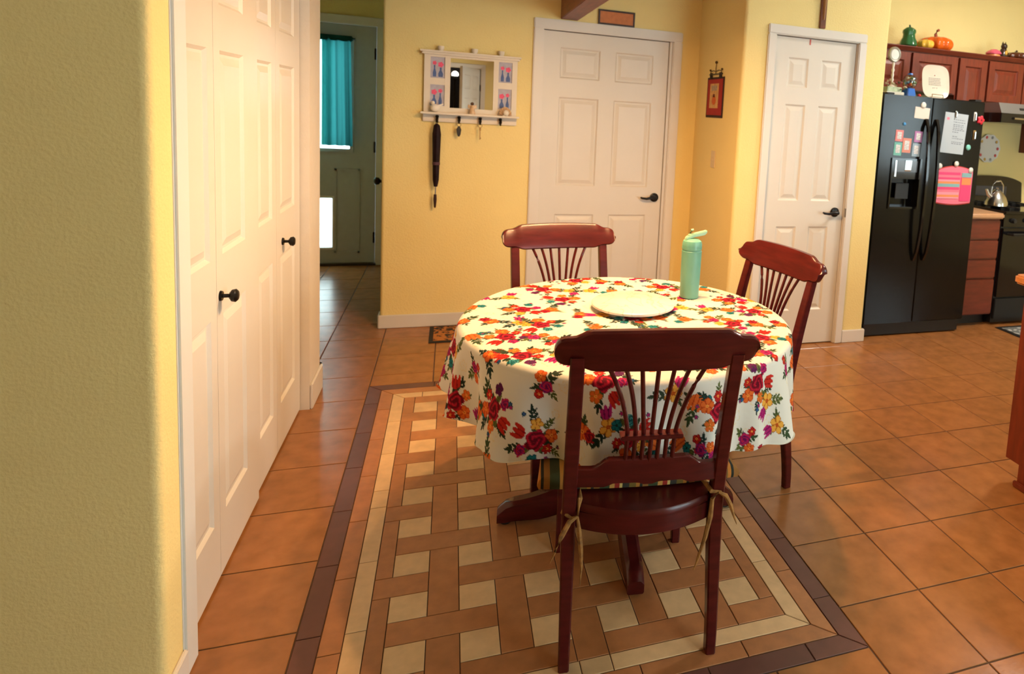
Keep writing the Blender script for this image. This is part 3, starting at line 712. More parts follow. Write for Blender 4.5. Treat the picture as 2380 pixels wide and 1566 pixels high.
    for j in range(-7, 8):
        for i in range(-6, 7):
            x = i*0.190+0.095*(j % 2)+rng.uniform(-.015, .015); y = j*0.150+rng.uniform(-.015, .015)
            if math.hypot(x, y) < 1.0:
                c += 1
                if (i+2*j) % 2 == 0: bouquet(x, y, rng.uniform(0, 6.28), c)
                else: small(x, y, rng.uniform(0, 6.28), c % 4)
                small(x+0.095+rng.uniform(-.02, .02), y+0.01+rng.uniform(-.015, .015), rng.uniform(0, 6.28), (c+1) % 4) if rng.random() < 0.75 else None
    return img, E, R
def make_cloth():
    img, E, R = paint_print(); n = img.shape[0]
    NT = 1500; RT = 0.598; rb = 0.022; drop = 0.268
    s_flat = np.concatenate([[0.002], np.arange(0.012, 0.30, 0.008), np.arange(0.30, RT-rb, 0.0042)])
    s_out = np.linspace(RT-rb, RT-rb+rb*PI/2+drop, 112)
    ss = np.concatenate([s_flat, s_out]); th = np.arange(NT)*2*PI/NT
    Sg, Tg = np.meshgrid(ss, th, indexing='ij')
    fold = (0.55*np.cos(13*Tg+0.9*np.sin(2*Tg+0.5))+0.36*np.cos(8*Tg+1.3+0.7*np.sin(3*Tg))+0.26*np.cos(21*Tg+2.0*np.sin(Tg)))
    fold2 = 0.15*np.cos(41*Tg+1.5*np.sin(4*Tg))
    arc = np.clip((Sg-(RT-rb))/rb, 0, PI/2)
    d = np.clip(Sg-(RT-rb+rb*PI/2), 0, None)
    k = d/drop
    rad = np.where(Sg < RT-rb, Sg, RT-rb+rb*np.sin(arc)) + 0.016*k + (0.055*fold+0.030*fold2)*np.power(k, 0.8)
    z = TZ+0.002-np.where(Sg < RT-rb, 0, rb*(1-np.cos(arc))) - d*0.985
    z += np.where(k > 0, -0.006*fold*k*k, 0)
    z -= 0.0016*(1+np.cos(15*Tg))*smooth_np((Sg-0.5)/0.1)*(k == 0)*0.3
    # hangs clear of the cushion and back of the near chair
    near = np.clip(np.cos(Tg-math.radians(-99))-0.80, 0, None)/0.20
    rad = rad - np.clip(near*1.6, 0, 1)*k*0.040*(0.6+0.4*fold)
    rad = np.where(np.cos(Tg-0.296) > 0.86, np.minimum(rad, 0.632+0.004*np.cos(20*Tg)), rad)   # stays clear of the sideways chair's back
    z = np.maximum(z, 0.500+0.004*np.cos(30*Tg))
    V = np.stack([rad*np.cos(Tg), rad*np.sin(Tg), z], -1).reshape(-1, 3).astype(np.float32)
    rot = 0.35
    U = Sg*np.cos(Tg+rot); Vv = Sg*np.sin(Tg+rot)
    ii = np.clip(((Vv+E)/R).astype(int), 0, n-1); jj = np.clip(((U+E)/R).astype(int), 0, n-1)
    C = img[ii, jj].reshape(-1, 3); C4 = np.concatenate([C, np.ones((len(C), 1), np.float32)], 1)
    nr = len(ss); a = np.arange(nr-1)[:, None]*NT+np.arange(NT)[None, :]; b = np.arange(nr-1)[:, None]*NT+(np.arange(NT)[None, :]+1) % NT
    Q = np.stack([a, a+NT, b+NT, b], -1).reshape(-1, 4)
    me = bpy.data.meshes.new('tablecloth'); me.vertices.add(len(V)); me.vertices.foreach_set('co', V.ravel())
    me.loops.add(Q.size); me.loops.foreach_set('vertex_index', Q.ravel().astype(np.int32))
    me.polygons.add(len(Q)); me.polygons.foreach_set('loop_start', (np.arange(len(Q))*4).astype(np.int32)); me.polygons.foreach_set('loop_total', np.full(len(Q), 4, np.int32))
    me.update(calc_edges=True); me.polygons.foreach_set('use_smooth', np.ones(len(Q), bool))
    at = me.color_attributes.new('print', 'FLOAT_COLOR', 'POINT'); at.data.foreach_set('color', C4.ravel().astype(np.float32))
    m = bpy.data.materials.new('floral_print_cotton'); t, p = nodes_of(m)
    v = t.nodes.new('ShaderNodeVertexColor'); v.layer_name = 'print'; t.links.new(v.outputs[0], p.inputs['Base Color']); p.inputs['Roughness'].default_value = 0.85; p.inputs['Specular IOR Level'].default_value = 0.15
    tc = t.nodes.new('ShaderNodeTexCoord'); nz = t.nodes.new('ShaderNodeTexNoise'); nz.inputs['Scale'].default_value = 18; t.links.new(tc.outputs['Object'], nz.inputs['Vector'])
    bp = t.nodes.new('ShaderNodeBump'); bp.inputs['Strength'].default_value = 0.25; bp.inputs['Distance'].default_value = 0.01; t.links.new(nz.outputs['Fac'], bp.inputs['Height']); t.links.new(bp.outputs[0], p.inputs['Normal'])
    me.materials.append(m)
    o = link('tablecloth', me, None, (TC[0], TC[1], 0))
    return tag(o, 'white tablecloth printed with red orange and teal flowers, draped over the round table', 'tablecloth')
def smooth_np(t): t = np.clip(t, 0, 1); return t*t*(3-2*t)
make_cloth()

# marble lazy susan and water bottle
ZC = TZ+0.0025
ls = thing('marble_lazy_susan', 'round cream marble serving board in the middle of the table', 'serving board', (-0.825, -0.165, ZC))
MB().lathe([(0.002, 0), (0.115, 0), (0.115, 0.012), (0.002, 0.012)], n=32).build('base', mat('pale_grey_base', (0.55, 0.58, 0.5, 1), 0.4), ls, smooth=True)
def marble():
    m = bpy.data.materials.new('cream_marble'); t, p = nodes_of(m); N, L = t.nodes, t.links
    tc = N.new('ShaderNodeTexCoord'); nz = N.new('ShaderNodeTexNoise'); nz.inputs['Scale'].default_value = 4; nz.inputs['Detail'].default_value = 6; nz.inputs['Distortion'].default_value = 1.5
    L.new(tc.outputs['Object'], nz.inputs['Vector']); cr = N.new('ShaderNodeValToRGB'); e = cr.color_ramp.elements
    e[0].position = 0.485; e[0].color = (0.80, 0.75, 0.66, 1); e[1].position = 0.515; e[1].color = (0.80, 0.75, 0.66, 1); q = e.new(0.5); q.color = (0.60, 0.52, 0.42, 1)
    L.new(nz.outputs['Fac'], cr.inputs[0]); L.new(cr.outputs[0], p.inputs['Base Color']); p.inputs['Roughness'].default_value = 0.3; return m
MB().lathe([(0.002, 0.012), (0.150, 0.012), (0.158, 0.016), (0.158, 0.023), (0.153, 0.027), (0.002, 0.027)], n=56).build('disc', marble(), ls, smooth=True)
wb = thing('water_bottle', 'tall mint green water bottle with raised spout on the table', 'bottle', (-0.553, -0.045, ZC))
MB().lathe([(0.002, 0), (0.036, 0), (0.0395, 0.004), (0.0405, 0.10), (0.0415, 0.196), (0.0385, 0.199), (0.0385, 0.202), (0.0415, 0.205), (0.0415, 0.212), (0.002, 0.212)], n=32).build('body', M_MINT, wb, smooth=True)
lid = MB().lathe([(0.002, 0.212), (0.0405, 0.212), (0.041, 0.225), (0.037, 0.238), (0.024, 0.246), (0.002, 0.248)], n=28).build('lid', M_MINT, wb, smooth=True)
MB().loft([[(-0.034, -0.010, 0.238), (-0.034, 0.010, 0.238), (-0.030, 0.010, 0.254), (-0.030, -0.010, 0.254)], [(0.0, -0.011, 0.252), (0.0, 0.011, 0.252), (0.002, 0.011, 0.268), (0.002, -0.011, 0.268)], [(0.05, -0.012, 0.262), (0.05, 0.012, 0.262), (0.05, 0.012, 0.279), (0.05, -0.012, 0.279)], [(0.062, -0.009, 0.272), (0.062, 0.009, 0.272), (0.060, 0.009, 0.283), (0.060, -0.009, 0.283)]]).build('spout_lever', M_MINTL, lid, bevel=0.003)
MB().tube([(-0.012, 0, 0.245), (-0.014, 0, 0.262), (-0.006, 0, 0.282), (0.002, 0, 0.284)], [0.007, 0.007, 0.006, 0.004], 10).build('straw', M_MINTL, lid, smooth=True)

# doormat below the mirror shelf
def mat_pattern():
    m = bpy.data.materials.new('gold_black_mat'); t, p = nodes_of(m); N, L = t.nodes, t.links
    tc = N.new('ShaderNodeTexCoord'); nz = N.new('ShaderNodeTexNoise'); nz.inputs['Scale'].default_value = 22; nz.inputs['Distortion'].default_value = 1.2
    L.new(tc.outputs['Object'], nz.inputs['Vector']); cr = N.new('ShaderNodeValToRGB'); e = cr.color_ramp.elements
    e[0].position = 0.44; e[0].color = (0.02, 0.014, 0.01, 1); e[1].position = 0.52; e[1].color = rgb(170, 105, 45)
    L.new(nz.outputs['Fac'], cr.inputs[0]); L.new(cr.outputs[0], p.inputs['Base Color']); p.inputs['Roughness'].default_value = 0.9; return m
dm = thing('door_mat', 'gold and black patterned mat on the tiles against the back wall', 'mat', (-1.10, 1.895, 0.0))
MB().box(-0.50, 0.50, -0.155, 0.165, 0.0, 0.007).build('border', mat('black_rubber', (0.015, 0.012, 0.01, 1), 0.8), dm, bevel=0.002)
MB().box(-0.475, 0.475, -0.132, 0.142, 0.006, 0.010).build('pile', mat_pattern(), dm, bevel=0.002)
# ------------------------------------------------------------------ mirror shelf on the back wall
M_SHELF = mat('cream_shelf_paint', (0.74, 0.66, 0.55, 1), 0.45, var=0.02)
mr_ = thing('mirror_shelf', 'white wall shelf with mirror, four flower prints and coat hooks', 'wall shelf', (0, YB, 0))
fx0, fx1, fz0, fz1 = -1.665, -1.085, 1.440, 1.822
holes = [(-1.507, -1.237, 1.473, 1.794)]+[(a, b, c_, d_) for a, b in ((-1.628, -1.540), (-1.205, -1.118)) for c_, d_ in ((1.660, 1.794), (1.482, 1.617))]
mb = MB(); yf, yb_ = -0.028, -0.002
mb.box(fx0, fx1, yf, yb_, 1.794, fz1).box(fx0, fx1, yf, yb_, fz0, 1.473)
for a, b in ((fx0, -1.628), (-1.540, -1.507), (-1.237, -1.205), (-1.118, fx1)): mb.box(a, b, yf, yb_, 1.473, 1.794)
for a, b in ((-1.628, -1.540), (-1.205, -1.118)): mb.box(a, b, yf, yb_, 1.617, 1.660).box(a, b, yf, yb_, 1.473, 1.482)
mb.build('frame', M_SHELF, mr_)
MB().box(-1.507, -1.237, -0.018, -0.004, 1.473, 1.794).build('mirror', M_MIRROR, mr_)
MB().box(-1.690, -1.062, -0.062, -0.002, fz1, 1.834).box(-1.680, -1.072, -0.050, -0.002, fz1-0.014, fz1).build('top_ledge', M_SHELF, mr_, bevel=0.003)
MB().box(-1.682, -1.070, -0.105, -0.002, 1.428, 1.440).build('lower_shelf', M_SHELF, mr_, bevel=0.003)
MB().box(-1.670, -1.080, -0.022, -0.002, 1.378, 1.428).build('hook_rail', M_SHELF, mr_, bevel=0.003)
M_PRT = mat('blue_grey_print', rgb(176, 172, 186), 0.6, var=0.08, scale=40)
M_VASE = mat('blue_vase_print', rgb(72, 96, 150), 0.6, var=0.15, scale=60); M_BLOOM = mat('pink_bloom_print', rgb(226, 84, 122), 0.6, var=0.15, scale=90)
for qi, (a, b, c_, d_) in enumerate(holes[1:]):
    p = MB().box(a, b, -0.020, -0.004, c_, d_).build('flower_print', M_PRT, mr_)
    v = MB(); f = MB(); wd = b-a; hh = d_-c_
    for k in range(2):
        vx = a+wd*(0.28+0.42*k); vz = c_+hh*0.06; ht = hh*(0.45 if (k+qi) % 2 else 0.55); s = wd*(0.15 if (k+qi) % 2 else 0.11)
        v.prism([(vx-s, vz), (vx+s, vz), (vx+s*1.1, vz+ht*0.35), (vx+s*0.4, vz+ht*0.7), (vx+s*0.45, vz+ht), (vx-s*0.45, vz+ht), (vx-s*0.4, vz+ht*0.7), (vx-s*1.1, vz+ht*0.35)], -0.0206, -0.0198)
        r = wd*(0.14+0.05*((k+qi) % 2)); fz = vz+ht+r*1.1
        f.prism([(vx+r*(1+0.15*math.cos(5*t))*math.cos(t), fz+r*(1+0.15*math.cos(5*t))*math.sin(t)) for t in [2*PI*q/20 for q in range(20)]], -0.0206, -0.0198)
    v.build('vase', M_VASE, p); f.build('bloom', M_BLOOM, p)
HK = [-1.582, -1.447, -1.315, -1.186]
for x in HK:
    h = MB().tube([(x, -0.022, 1.412), (x, -0.030, 1.412)], 0.011, 12).build('hook', M_BLACK, mr_, smooth=True)
    MB().tube([(x, -0.028, 1.412), (x, -0.045, 1.410), (x, -0.052, 1.398), (x, -0.050, 1.386), (x, -0.058, 1.378), (x, -0.068, 1.386)], [0.008, 0.010, 0.010, 0.008, 0.006, 0.005], 10).build('prong', M_BLACK, h, smooth=True)
# things on the shelf
for k, x in enumerate((-1.567, -1.360, -1.192)):
    c_ = thing('candle_cup', 'small white cup on the mirror shelf top ledge, %s' % ('leftmost', 'middle one', 'rightmost')[k], 'cup', (x, YB-0.035, 1.834), group='cups on the top ledge')
    MB().lathe([(0.002, 0), (0.013, 0), (0.019, 0.012), (0.020, 0.030), (0.017, 0.030), (0.015, 0.014), (0.002, 0.010)], n=20).build('cup', M_SHELF, c_, smooth=True)
    MB().lathe([(0.002, 0.010), (0.014, 0.010), (0.0145, 0.020), (0.002, 0.022)], n=16).build('candle', M_PAPER, c_, smooth=True)
M_SHELLW = mat('cream_ceramic', (0.75, 0.68, 0.58, 1), 0.4)
M_SHELLO = mat('tan_ceramic_figure', (0.62, 0.42, 0.25, 1), 0.45, var=0.2, scale=60)
def figure(name, label, x, mats, h):
    f = thing(name, label, 'figurine', (x, YB-0.066, 1.4405))
    return f
f = figure('dove_figurine', 'cream dove figurine at the left end of the mirror shelf', -1.595, None, 0)
MB().ball((0, 0, 0.026), 0.026, sq=(1.1, 0.8, 1)).build('body', M_SHELLW, f, smooth=True)
MB().ball((-0.014, 0, 0.058), 0.013).build('head', M_SHELLW, f, smooth=True)
MB().loft([[(0.01, -0.008, 0.025), (0.01, 0.008, 0.025), (0.012, 0.008, 0.045), (0.012, -0.008, 0.045)], [(0.05, -0.003, 0.05), (0.05, 0.003, 0.05), (0.05, 0.003, 0.058), (0.05, -0.003, 0.058)]]).build('tail', M_SHELLW, f)
f = figure('angel_figurine', 'small brown angel figurine standing in front of the mirror', -1.367, None, 0)
MB().lathe([(0.002, 0), (0.021, 0), (0.020, 0.008), (0.011, 0.045), (0.008, 0.056), (0.002, 0.058)], n=18).build('robe', M_SHELLO, f, smooth=True)
MB().ball((0, 0, 0.067), 0.0105).build('head', mat('brown_hair_ceramic', (0.10, 0.05, 0.025, 1), 0.5), f, smooth=True)
for s in (-1, 1): MB().loft([[(s*0.006, 0.006, 0.03), (s*0.006, 0.009, 0.03), (s*0.006, 0.009, 0.055), (s*0.006, 0.006, 0.055)], [(s*0.028, 0.010, 0.040), (s*0.028, 0.012, 0.040), (s*0.026, 0.012, 0.062), (s*0.026, 0.010, 0.062)]]).build('wing', M_SHELLO, f)
f = figure('shell_figurine', 'cream and tan shell figurine at the right end of the mirror shelf', -1.158, None, 0)
sh = MB(); rings = []
for i in range(7):
    t = i/6; rings.append([((0.008+0.034*math.sin(PI/2*t))*math.cos(a)*(1+0.05*math.cos(14*a)), -0.010*math.sin(t*PI)+(0.004 if k % 2 else -0.004), 0.002+(0.058*t)*max(0.1, math.sin(a))) for k, a in enumerate([PI*q/18 for q in range(19)])])
sh.loft(rings, cap=False, closed=False).build('fan', M_SHELLO, f, smooth=True)
MB().ball((0.004, -0.012, 0.020), 0.020, sq=(1, 0.8, 1)).build('body', M_SHELLW, f, smooth=True)
MB().box(-0.018, 0.018, -0.014, 0.014, 0, 0.004).build('base', M_SHELLW, f)
# umbrella and keys hanging from the hooks
um = thing('folded_umbrella', 'folded dark umbrella hanging from the leftmost coat hook', 'umbrella', (HK[0], YB-0.056, 0))
MB().lathe([(0.002, 0.955), (0.010, 0.957), (0.017, 1.00), (0.019, 1.08), (0.022, 1.20), (0.024, 1.30), (0.017, 1.355), (0.008, 1.365), (0.002, 1.366)], n=20, lobes=8, la=0.10).build('canopy', mat('dark_plum_nylon', (0.014, 0.006, 0.009, 1), 0.6, var=0.3, scale=30, spec=0.15), um, smooth=True)
MB().tube([(0, 0, 0.955), (-0.002, 0, 0.90)], 0.0045, 8).build('shaft', M_STEEL, um, smooth=True)
MB().lathe([(0.002, 0.815), (0.006, 0.82), (0.011, 0.87), (0.009, 0.905), (0.002, 0.907)], (-0.002, 0, 0), 14).build('handle', mat('dark_red_handle', (0.03, 0.008, 0.008, 1), 0.35), um, smooth=True)
MB().tube([(0, 0, 1.36), (0.006, 0.0, 1.378), (0.006, -0.002, 1.392), (0, -0.004, 1.394), (-0.006, -0.002, 1.390), (-0.004, 0, 1.362)], 0.003, 6).build('wrist_loop', M_FRBODY, um)
MB().lathe([(0.0215, 1.098), (0.0235, 1.100), (0.0235, 1.116), (0.0215, 1.118)], n=18).build('strap', mat('plum_strap', (0.06, 0.015, 0.03, 1), 0.6), um)
M_BRASS = mat('dull_brass', (0.32, 0.20, 0.08, 1), 0.4, metal=0.8)
for k, (x, lab) in enumerate(((HK[1], 'short dark key fob hanging from the second coat hook'), (HK[2], 'thin brass key hanging from the third coat hook'))):
    t = thing('hanging_key', lab, 'key', (x, YB-0.058, 0))
    MB().tube([(0.012*math.cos(a), 0, 1.367+0.012*math.sin(a)) for a in [2*PI*q/16 for q in range(17)]], 0.0018, 6).build('ring', M_BRASS, t)
    if k == 0:
        MB().loft([chamf(0, 0, 0.006, 0.004, 0.002, 1.357), chamf(0, 0, 0.015, 0.007, 0.003, 1.335), chamf(0, 0, 0.011, 0.006, 0.002, 1.305), chamf(0, 0, 0.005, 0.004, 0.001, 1.290)]).build('fob', M_FRBODY, t, smooth=True)
    else:
        MB().box(-0.006, 0.006, -0.002, 0.002, 1.335, 1.356).box(-0.003, 0.003, -0.0015, 0.0015, 1.275, 1.335).box(0.003, 0.007, -0.0015, 0.0015, 1.28, 1.29).build('key_blade', M_BRASS, t)
MB2 = tag(MB().box(-1.375, -1.345, -0.004, 0, 1.310, 1.330).build('wall_patch', M_WALL), 'small raised square patch on the wall below the mirror shelf', 'wall patch'); MB2.location = (0, YB, 0)

# plaque above the wide door
pq = thing('framed_plaque', 'small framed orange plaque resting on the wide white door casing', 'plaque', (-0.42, YB, 2.1135))
mb = MB(); mb.box(-0.130, 0.130, -0.016, 0, 0, 0.011).box(-0.130, 0.130, -0.016, 0, 0.091, 0.102).box(-0.130, -0.119, -0.016, 0, 0.011, 0.091).box(0.119, 0.130, -0.016, 0, 0.011, 0.091)
mb.build('frame', mat('dark_brown_frame', (0.035, 0.014, 0.008, 1), 0.5), pq)
MB().box(-0.119, 0.119, -0.010, 0, 0.011, 0.091).build('plaque_face', mat('orange_plaque_face', rgb(196, 118, 66), 0.6, var=0.12, scale=35), pq)

# red hanging scroll on the side return, light switch
sc_ = thing('wall_hanging', 'small red hanging banner with cream picture on the side wall', 'banner', (0.215, 1.712, 0), 0)
MB().box(-0.006, -0.001, -0.150, 0.150, 1.515, 1.792).build('backing', mat('dark_banner_edge', (0.03, 0.008, 0.008, 1), 0.7), sc_)
MB().box(-0.009, -0.005, -0.132, 0.132, 1.532, 1.778).build('red_cloth', mat('red_banner_cloth', (0.33, 0.012, 0.012, 1), 0.8, var=0.1), sc_)
pc = MB().box(-0.011, -0.008, -0.072, 0.082, 1.580, 1.748).build('picture', mat('cream_banner_picture', rgb(205, 160, 100), 0.8, var=0.2, scale=40), sc_)
MB().box(-0.0125, -0.0105, -0.05, 0.055, 1.70, 1.735).build('grey_motif', mat('grey_motif', rgb(170, 150, 125), 0.8, var=0.3, scale=90), pc)
MB().prism([(0.035*math.cos(t), 1.632+0.030*math.sin(t)) for t in [2*PI*q/14 for q in range(14)]], -0.0125, -0.0105).build('orange_motif', mat('orange_motif', rgb(200, 95, 35), 0.8), pc).rotation_euler = (0, 0, 0)
for o_ in pc.children:
    if o_.name.startswith('orange_motif'):
        for v in o_.data.vertices: v.co = (v.co.y, v.co.x, v.co.z)
MB().box(-0.0125, -0.0105, -0.012, 0.022, 1.655, 1.676).build('dark_motif', mat('dark_motif', rgb(110, 45, 30), 0.8), pc)
for y in (-0.085, 0.085): MB().box(-0.012, -0.003, y-0.016, y+0.016, 1.785, 1.822).build('hanging_loop', mat('dark_loop_cloth', (0.02, 0.012, 0.012, 1), 0.8), sc_)
MB().tube([(-0.008, -0.115, 1.812), (-0.008, 0.115, 1.812)], 0.0045, 8).build('rod', M_BLACK, sc_)
hg = MB().tube([(-0.008, 0, 1.812), (-0.010, 0, 1.85), (-0.008, 0, 1.885)], 0.003, 6)
for s in (-1, 1): hg.tube([(-0.008, 0, 1.83), (-0.008, s*0.05, 1.838), (-0.008, s*0.095, 1.832), (-0.008, s*0.10, 1.815)], 0.003, 6).ball((-0.008, s*0.105, 1.842), 0.008, 8, 6)
hg.ball((-0.009, 0, 1.892), 0.010, 10, 6); hg.build('hanger', mat('bronze_hanger', (0.10, 0.06, 0.02, 1), 0.45, metal=0.6), sc_)
sw = thing('light_switch', 'pale light switch plate below the red banner on the side wall', 'light switch', (0.215, 1.677, 1.229))
MB().box(-0.006, 0, -0.036, 0.036, -0.058, 0.058).build('plate', mat('almond_plate', (0.70, 0.56, 0.36, 1), 0.4), sw, bevel=0.002)
MB().box(-0.013, -0.005, -0.006, 0.006, -0.012, 0.014).build('toggle', mat('almond_toggle', (0.72, 0.6, 0.42, 1), 0.4), sw, bevel=0.002)

# wooden cross above the pantry door
cr_ = thing('wall_cross', 'carved wooden wall cross hanging above the narrow pantry door', 'cross', (0.757, YP, 2.132))
M_CROSS = mat('carved_cross_wood', (0.16, 0.040, 0.012, 1), 0.4, var=0.3, scale=30, coat=0.2)
MB().box(-0.021, 0.021, -0.018, 0, 0.0, 0.36).build('upright', M_CROSS, cr_, bevel=0.003)
MB().box(-0.115, 0.115, -0.020, -0.001, 0.225, 0.265).build('crossbar', M_CROSS, cr_, bevel=0.003)
MB().loft([[(0.008*math.cos(a)*s, -0.018-0.010*max(0, math.sin(a))*s, z) for a in [2*PI*q/10 for q in range(10)]] for z, s in ((0.055, 0.7), (0.075, 1.0), (0.12, 1.1), (0.16, 1.5), (0.20, 1.7), (0.235, 1.9), (0.25, 1.0))]).build('carved_relief', mat('gilded_relief', (0.32, 0.15, 0.05, 1), 0.35), cr_, smooth=True)

# ------------------------------------------------------------------ kitchen
fr = thing('refrigerator', 'black side by side refrigerator with water dispenser', 'refrigerator', (0, 0, 0))
FX, FM, FW, FY, FT = 1.320, 1.733, 2.212, 1.330, 1.752
MB().box(FX+0.004, FW-0.004, FY+0.072, 2.05, 0.015, FT-0.008).build('body', M_FRBODY, fr, bevel=0.006)
dl = MB(); hx0, hx1, hz0, hz1 = 1.438, 1.672, 0.965, 1.165
dl.box(FX, hx0, FY, FY+0.065, 0.105, FT).box(hx1, FM-0.003, FY, FY+0.065, 0.105, FT).box(hx0, hx1, FY, FY+0.065, hz1, FT).box(hx0, hx1, FY, FY+0.065, 0.105, hz0).box(hx0, hx1, FY+0.055, FY+0.065, hz0, hz1)
o_ = dl.build('freezer_door', M_FRIDGE, fr)
dp = MB(); dp.box(1.424, 1.686, FY-0.010, FY, 1.165, 1.312).box(1.424, hx0, FY-0.010, FY, 0.950, 1.165).box(hx1, 1.686, FY-0.010, FY, 0.950, 1.165).box(hx0, hx1, FY-0.010, FY, 0.950, hz0)
dd = dp.build('dispenser', M_GLOSSBLK, fr, bevel=0.002)
MB().box(1.47, 1.645, FY-0.0125, FY-0.010, 1.215, 1.295).build('control_panel', mat('grey_control_panel', (0.07, 0.075, 0.085, 1), 0.15), dd)
MB().loft([[(1.545, FY+0.01, 1.165), (1.578, FY+0.01, 1.165), (1.578, FY+0.03, 1.165), (1.545, FY+0.03, 1.165)], [(1.535, FY-0.016, 1.23), (1.588, FY-0.016, 1.23), (1.588, FY-0.008, 1.23), (1.535, FY-0.008, 1.23)], [(1.538, FY-0.016, 1.298), (1.592, FY-0.016, 1.298), (1.592, FY-0.008, 1.298), (1.538, FY-0.008, 1.298)]]).build('spout', M_STEEL, dd)
MB().box(1.452, 1.466, FY-0.014, FY-0.008, 1.18, 1.296).build('chrome_strip', M_STEEL, dd)
MB().box(1.50, 1.61, FY+0.02, FY+0.028, 1.02, 1.13).build('paddle', M_FRBODY, dd)
MB().box(FM+0.003, FW, FY, FY+0.065, 0.105, FT).build('fridge_door', M_FRIDGE, fr, bevel=0.008, seg=3)
for x, lab in ((1.690, 'freezer_handle'), (1.778, 'fridge_handle')):
    p = []; 
    for k in range(17):
        t = k/16; p.append((x, FY-0.062*math.sin(PI*t)**0.45 if 0 < t < 1 else FY-0.002, lerp(0.57, 1.60, t)))
    rings = []
    for (a, b, c_) in p: rings.append([(a-0.009, b-0.010, c_), (a+0.009, b-0.010, c_), (a+0.012, b, c_), (a+0.009, b+0.010, c_), (a-0.009, b+0.010, c_), (a-0.012, b, c_)])
    MB().loft(rings).build(lab, M_GLOSSBLK, fr, smooth=True)
MB().box(FX+0.02, FW-0.02, FY+0.03, FY+0.07, 0.012, 0.095).build('base_grille', M_FRBODY, fr)
for x in (FX+0.06, FW-0.06): MB().box(x-0.03, x+0.03, FY+0.01, FY+0.08, FT, FT+0.014).build('hinge_cover', M_FRBODY, fr, bevel=0.003)
# papers and magnets on the fridge doors
def sheet(name, label, cat, x0, x1, z0, z1, m, tilt=0.0, t=0.0012, group=None):
    o = thing(name, label, cat, ((x0+x1)/2, FY-0.0003, (z0+z1)/2), group=group); o.rotation_euler = (0, tilt, 0)
    hw, hh = (x1-x0)/2, (z1-z0)/2
    MB().box(-hw, hw, -t, 0, -hh, hh).build('sheet', m, o)
    return o, hw, hh
def magnet(label, x, z, r, m, shape='dome', d=0.010, y=FY-0.0003):
    o = thing('fridge_magnet', label, 'magnet', (x, y, z), group='magnets on the fridge doors')
    if shape == 'dome': MB().loft([[(r*k*math.cos(a), -yy, r*k*math.sin(a)) for a in [2*PI*q/18 for q in range(18)]] for k, yy in ((1, 0), (1, d*0.4), (0.85, d*0.75), (0.5, d*0.95), (0.05, d))]).build('dome', m, o, smooth=True)
    elif shape == 'flower':
        MB().loft([[(r*k*(1+0.16*math.cos(5*a))*math.cos(a), -yy, r*k*(1+0.16*math.cos(5*a))*math.sin(a)) for a in [2*PI*q/30 for q in range(30)]] for k, yy in ((1, 0), (1, d*0.5), (0.8, d*0.9), (0.05, d))]).build('petals', m, o, smooth=True)
        MB().loft([[(r*0.28*k*math.cos(a), -yy, r*0.28*k*math.sin(a)) for a in [2*PI*q/14 for q in range(14)]] for k, yy in ((1, d*0.8), (0.8, d*1.2), (0.05, d*1.3))]).build('centre', mat('dark_red_centre', rgb(130, 10, 30), 0.4), o, smooth=True)
    else:
        MB().box(-r*0.6, r*0.6, -d*0.6, 0, -r*1.7, r*1.7).build('clip_plate', m, o, bevel=0.002)
        MB().tube([(0, -d*0.5, r*0.9), (0, -d*1.3, r*1.1), (0, -d*1.3, -r*1.2), (0, -d*0.6, -r*1.6)], r*0.28, 8).build('clip_arm', M_STEEL, o, smooth=True)
    return o
M_MAG = mat('pearl_magnet', (0.70, 0.68, 0.62, 1), 0.25)
sheet('paper_note', 'small cream note near the top of the freezer door', 'note', 1.585, 1.712, 1.598, 1.678, mat('cream_note', (0.72, 0.63, 0.55, 1), 0.7), 0.05)
magnet('round pearl magnet holding the cream note', 1.653, 1.694, 0.022, M_MAG, y=FY-0.0003)
magnet('tiny blue magnet left of centre on the freezer door', 1.505, 1.553, 0.012, cm('blue_magnet', 70, 150, 215, 0.3))
cards = [('pink', 1.440, 1.505, 1.430, 1.510, (214, 130, 130), 'upper left'), ('purple', 1.602, 1.668, 1.430, 1.508, (176, 120, 170), 'upper right'), ('salmon', 1.506, 1.578, 1.352, 1.455, (214, 140, 124), 'lower middle'),
         ('aqua', 1.436, 1.502, 1.330, 1.422, (110, 178, 168), 'lower left'), ('grey blue', 1.592, 1.660, 1.328, 1.422, (150, 170, 186), 'lower right')]
M_PHOTO = mat('pale_photo', (0.62, 0.60, 0.60, 1), 0.5, var=0.35, scale=120)
for nm, a, b, c_, d_, col, pos in cards:
    o_, hw, hh = sheet('photo_card', '%s bordered photo card, %s of the cards above the dispenser' % (nm, pos), 'photo card', a, b, c_, d_, cm(nm.replace(' ', '_')+'_card', *col, 0.5), 0.03, 0.002, 'photo cards above the dispenser')
    MB().box(-hw*0.55, hw*0.55, -0.003, -0.0015, -hh*0.6, hh*0.65).build('photo', M_PHOTO, o_)
o_, hw, hh = sheet('notice_sheet', 'large white printed notice sheet on the right fridge door', 'notice', 1.845, 2.055, 1.362, 1.655, mat('cool_white_paper', (0.42, 0.46, 0.50, 1), 0.6), 0.06)
ln = MB()
rr = random.Random(3)
for k, z in enumerate((0.100, 0.082, 0.064, 0.052, 0.038, 0.026, 0.010, -0.022, -0.036, -0.062, -0.074)):
    x = -0.02 if k < 7 else -0.015
    while x < 0.075-(0.05 if k in (6, 7) else 0):
        w_ = rr.uniform(0.006, 0.020); ln.box(x, min(x+w_, 0.088), -0.0016, -0.0010, z-0.0025, z+0.0025); x += w_+0.006
ln.build('printed_lines', mat('grey_ink', (0.16, 0.17, 0.20, 1), 0.7), o_)
